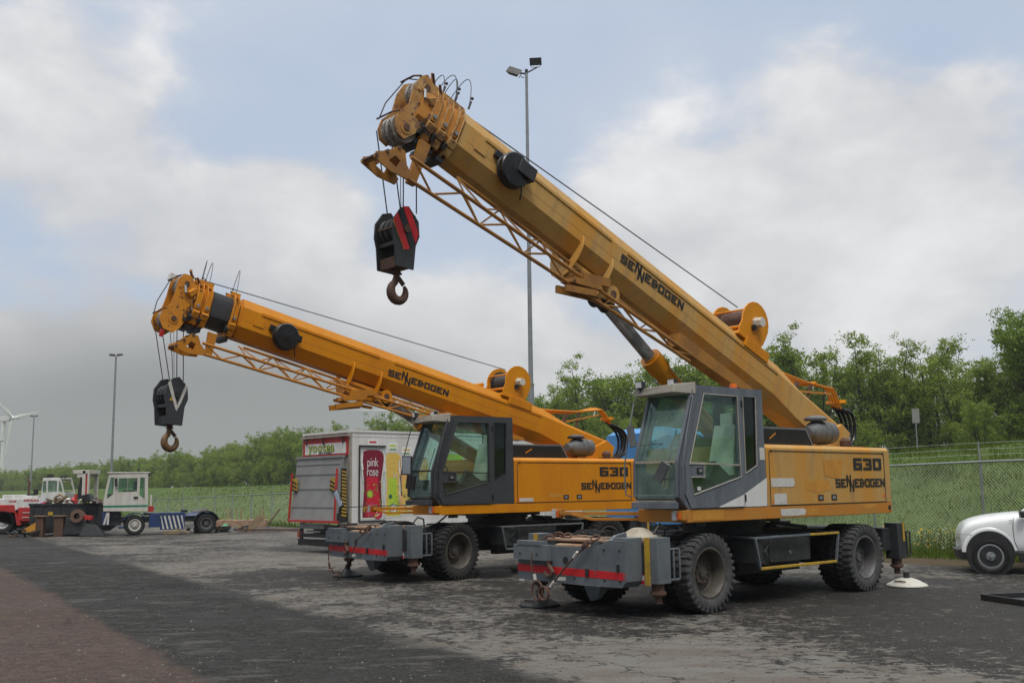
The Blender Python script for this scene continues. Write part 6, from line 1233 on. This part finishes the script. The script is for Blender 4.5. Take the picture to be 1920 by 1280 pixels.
# ------------------------------------------------------------------ wind turbines
def turbine(x, y, hub, bl_, label, yaw, angs, rad=1.0):
    e_ = empty('wind_turbine', (x, y, 0), label, 'wind turbine', yaw)
    q = MB(); q.cyl((0, 0, -2), (0, 0, hub - .8), rad * 1.35, rad * .75, n=20); q.build('tower', M['turbine'], e_)
    q = MB(); q.loft([[(sx, -4.2 * rad + 0, hub + sz) for sx, sz in ((-.6, -.6), (.6, -.6), (.6, .6), (-.6, .6))], [(sx * rad, -3.4 * rad, hub + sz * rad) for sx, sz in ((-.9, -.9), (.9, -.9), (.9, .9), (-.9, .9))], [(sx * rad, 3.0 * rad, hub + sz * rad) for sx, sz in ((-.9, -.9), (.9, -.9), (.9, .9), (-.9, .9))]], 0, sm=False); q.build('nacelle', M['turbine'], e_)
    hb = MB(); hb.lathe([(0, 0), (.5 * rad, .2), (.9 * rad, .9 * rad), (.9 * rad, 1.6 * rad)], (0, -5.4 * rad, hub), (0, 1, 0), 16); hb.build('hub', M['turbine'], e_)
    for a_ in angs:
        a_ = radians(a_); d = Vector((sin(a_), 0, cos(a_))); s_ = Vector((cos(a_), 0, -sin(a_))); o_ = Vector((0, -4.6 * rad, hub)); rings = []
        for t, c_, th in ((0, .45, .45), (.06, .5, .4), (.2, 1.0, .2), (.5, .65, .12), (.8, .38, .07), (1.0, .12, .03)):
            c0 = o_ + d * bl_ * t; k = rad * c_; rings.append([c0 - s_ * k * .7, c0 + Vector((0, -th * rad, 0)), c0 + s_ * k * 1.0, c0 + Vector((0, th * rad, 0))])
        q = MB(); q.loft(rings, 0); q.build('blade', M['turbine'], e_)
M['turbine'] = mat('white_turbine_coating', (.75, .75, .74), scale=.3, rough=.5, dirt=.05)
turbine(-262, 535, 39.5, 19, 'white wind turbine at the left edge', radians(65), (-52, 190, 75), 1.45)
turbine(-72, 620, 47, 26, 'faint white wind turbine beyond the box truck roof', radians(6), (-88, 32, 150), .8)

# ------------------------------------------------------------------ road sign and building behind the dyke trees
p = Vector((24.2, 62.6, 0)); gz = 3.5
e_ = empty('road_sign', (p.x, p.y, gz), 'grey white sign board on a thin pole on top of the dyke', 'sign'); q = MB(); q.cyl((0, 0, -.3), (.0, 0, 2.2), .035, n=8); q.build('pole', M['steel'], e_); q = MB(); q.box((-.2, -.02, 1.75), (.24, .0, 2.62)); q.build('board', M['grey_panel'], e_)
M['conc'] = mat('grey_facade', (.36, .34, .33), (.28, .27, .26), scale=.3, rough=.7)
def building(x, y, w, d, h, z, rz, label, nf, nb):
    e_ = empty('apartment_building', (x, y, z), label, 'building', rz); q = MB(); q.box((-w / 2, -d / 2, -3), (w / 2, d / 2, h)); q.build('wall', M['conc'], e_); q = MB(); q.box((-w / 2 - .2, -d / 2 - .2, h), (w / 2 + .2, d / 2 + .2, h + .4)); q.build('roof', M['chassis_dark'], e_)
    for i in range(nb):
        for k in range(nf):
            q = MB(); xc = -w / 2 + (i + .5) * w / nb; zc_ = (k + .5) * h / nf; q.box((xc - .9, -d / 2 - .05, zc_ - .7), (xc + .9, -d / 2 - .02, zc_ + .7)); q.build('window', M['glass_dark'], e_)
building(61, 139, 20, 10, 11, 3, -.45, 'pale grey building half hidden behind the dyke trees right of the crane', 4, 6); building(76, 130, 14, 10, 9, 3, -.45, 'lower pale building behind the trees at the far right', 3, 4)
def far_car(x, y, z, rz, m, label):
    e_ = empty('parked_car', (x, y, z), label, 'car', rz, 'cars parked beyond the dyke crest'); q = MB(); q.loft([[(sx, -2.1, .3), (-sx, -2.1, .3), (-sx, -2.1, .8), (sx, -2.1, .8)] for sx in (.8,)] + [[(.85, yy, .28), (-.85, yy, .28), (-.85 + c_, yy, zt), (.85 - c_, yy, zt)] for yy, zt, c_ in ((-1.9, .85, .05), (-1.0, .95, .05), (-.3, 1.42, .2), (1.0, 1.45, .2), (1.8, 1.0, .08), (2.1, .8, .08))], 0, sm=False); q.build('body', M[m], e_, bevel=.06)
    q = MB(); q.box((-.80, -.3, 1.02), (.80, 1.1, 1.32)); q.build('windows', M['glass_dark'], e_)
    for yy in (-1.3, 1.3): q = MB(); q.cyl((-.88, yy, .32), (.88, yy, .32), .32, n=16); q.build('wheel', M['tyre'], e_)
far_car(33.5, 72.5, 2.75, .9, 'white_clean', 'white parked car half hidden by the dyke crest, left of the fence post'); far_car(38.5, 76.5, 2.95, .9, 'white_clean', 'white parked car beyond the dyke crest at the far right')

# ------------------------------------------------------------------ white car at the right edge
cr = empty('white_car', (9.046, 20.15, 0), 'white car with steel wheels and black lower bumper, cut off by the right edge', 'car', az_rot(109))
ST = [  # x, zbottom, ztop, half width, shoulder z
    (.48, .42, .60, .60, .55), (.505, .37, .68, .70, .62), (.485, .34, .80, .76, .72), (.43, .33, .91, .81, .80), (.36, .32, .975, .845, .86), (.22, .32, 1.035, .87, .92), (.0, .32, 1.09, .885, .96), (-.25, .32, 1.125, .885, .985), (-.50, .32, 1.15, .885, 1.0), (-.78, .32, 1.165, .885, 1.01)]
def csec(x, zb, zt, w, sh, rf=None):
    top = zt if rf is None else zt
    return [(x, 0, zb), (x, -w * .8, zb), (x, -w, zb + .10), (x, -w * 1.0, (zb + sh) / 2), (x, -w * .985, sh - .03), (x, -w * .93, sh + (zt - sh) * .55), (x, -w * .72, zt - .02), (x, 0, zt + .015), (x, w * .72, zt - .02), (x, w * .93, sh + (zt - sh) * .55), (x, w * .985, sh - .03), (x, w, (zb + sh) / 2), (x, w, zb + .10), (x, w * .8, zb)]
yc = -.87
q = MB(); rings = [[(a, b + yc, c_) for a, b, c_ in csec(*r_)] for r_ in ST] + [[(a, b + yc, c_) for a, b, c_ in csec(x, .32, z, .885, .98)] for x, z in ((-1.2, 1.02), (-3.2, 1.02), (-3.6, 1.0), (-3.75, .9))]
q.loft(rings, 0, sm=True); cb_ = q.build('body', M['white_clean'], cr, sharp=50)
sb_ = cb_.modifiers.new('sub', 'SUBSURF'); sb_.levels = 2; sb_.render_levels = 2
q = MB(); gr = [[(x, -w + yc, 1.0), (x, -w * .86 + yc, z), (x, w * .86 + yc, z), (x, w + yc, 1.0)] for x, w, z in ((-.86, .80, 1.14), (-1.40, .74, 1.58), (-1.8, .74, 1.62), (-3.0, .74, 1.60), (-3.5, .78, 1.1))]; q.loft(gr, 0, sm=False); q.build('greenhouse', M['glass_dark'], cr)
q = MB(); q.loft([[(x, -w + yc, z), (x, w + yc, z), (x, w + yc, z + .04), (x, -w + yc, z + .04)] for x, w, z in ((-1.4, .60, 1.57), (-1.8, .63, 1.62), (-3.0, .62, 1.60))], 0, sm=False)
for s_ in (-1, 1): q.tube([(-.80, s_ * .80 + yc, 1.13), (-1.40, s_ * .67 + yc, 1.55), (-1.8, s_ * .66 + yc, 1.63), (-3.0, s_ * .66 + yc, 1.61), (-3.5, s_ * .74 + yc, 1.1)], .03, 6)
q.build('roof', M['white_clean'], cr)
# dark wheel arch, flared lip, seams, sill
for cx in (.0, -2.6):
    q = MB(); q.cyl((cx, .0, .38), (cx, -.25, .38), .425, n=36, m=0); q.build('wheel_arch', M['black'], cr, loc=(0, .022, 0))
    ln_ = MB(); A0 = [radians(v) for v in range(4, 178, 6)]
    r1 = [[(cx + rr_2 * cos(t), yy, .38 + rr_2 * sin(t)) for rr_2, yy in ((.425, .0), (.43, .018), (.445, .020), (.48, .010), (.50, -.006))] for t in A0]; ln_.loft(r1, 0, sm=True, cap=False, closed=False); ln_.build('arch_flare', M['white_clean'], cr, sharp=60)
    wheel(cr, cx, -.06, 1, R=.335, w=.21, r=.215, dish=.05, tm='tyre', rm='steel', hub=.06, bolts=5, lugs=40, holes=True, hm='steel'); wheel(cr, cx, -1.66, -1, R=.335, w=.21, r=.215, dish=.05, rm='steel', hub=.06, bolts=5, holes=True, hm='steel')
q = MB(); q.loft([[(.52, -1.3, .26), (.58, -1.3, .42), (.46, -1.3, .46)], [(.56, -.87, .26), (.61, -.87, .44), (.50, -.87, .47)], [(.50, -.30, .25), (.56, -.30, .44), (.44, -.3, .46)], [(.40, -.01, .27), (.48, .005, .46), (.40, -.02, .47)]], 0, sm=False); q.build('lower_bumper', M['black'], cr)
q = MB(); q.box((-.5, -.06, .22), (-2.1, .0, .36)); q.build('sill', M['black'], cr)
q = MB(); q.tube([(-.44, .012, 1.05), (-.42, .018, .85), (-.43, .018, .62), (-.50, .015, .40)], .005, 4); q.tube([(.56, -.2, .73), (.48, -.03, .74), (.36, .012, .74), (.30, .014, .74)], .004, 4); q.build('panel_seams', M['black'], cr)
q = MB(); q.obox((-.60, .09, 1.12), (.12, .16, .13), Matrix.Rotation(.1, 3, 'Z')); q.bar((-.64, -.02, 1.08), (-.62, .08, 1.09), .05, .04); q.build('wing_mirror', M['black'], cr, bevel=.03)
q = MB(); q.hexa([(.47, -.16, .76), (.40, -.06, .77), (.37, -.07, .86), (.43, -.16, .86), (.46, -.18, .76), (.39, -.09, .77), (.36, -.10, .86), (.42, -.18, .86)]); q.build('headlight', M['lens'], cr)
q = MB(); q.box((-.36, .012, 1.00), (-.42, .018, 1.015)); q.build('badge', M['steel'], cr)
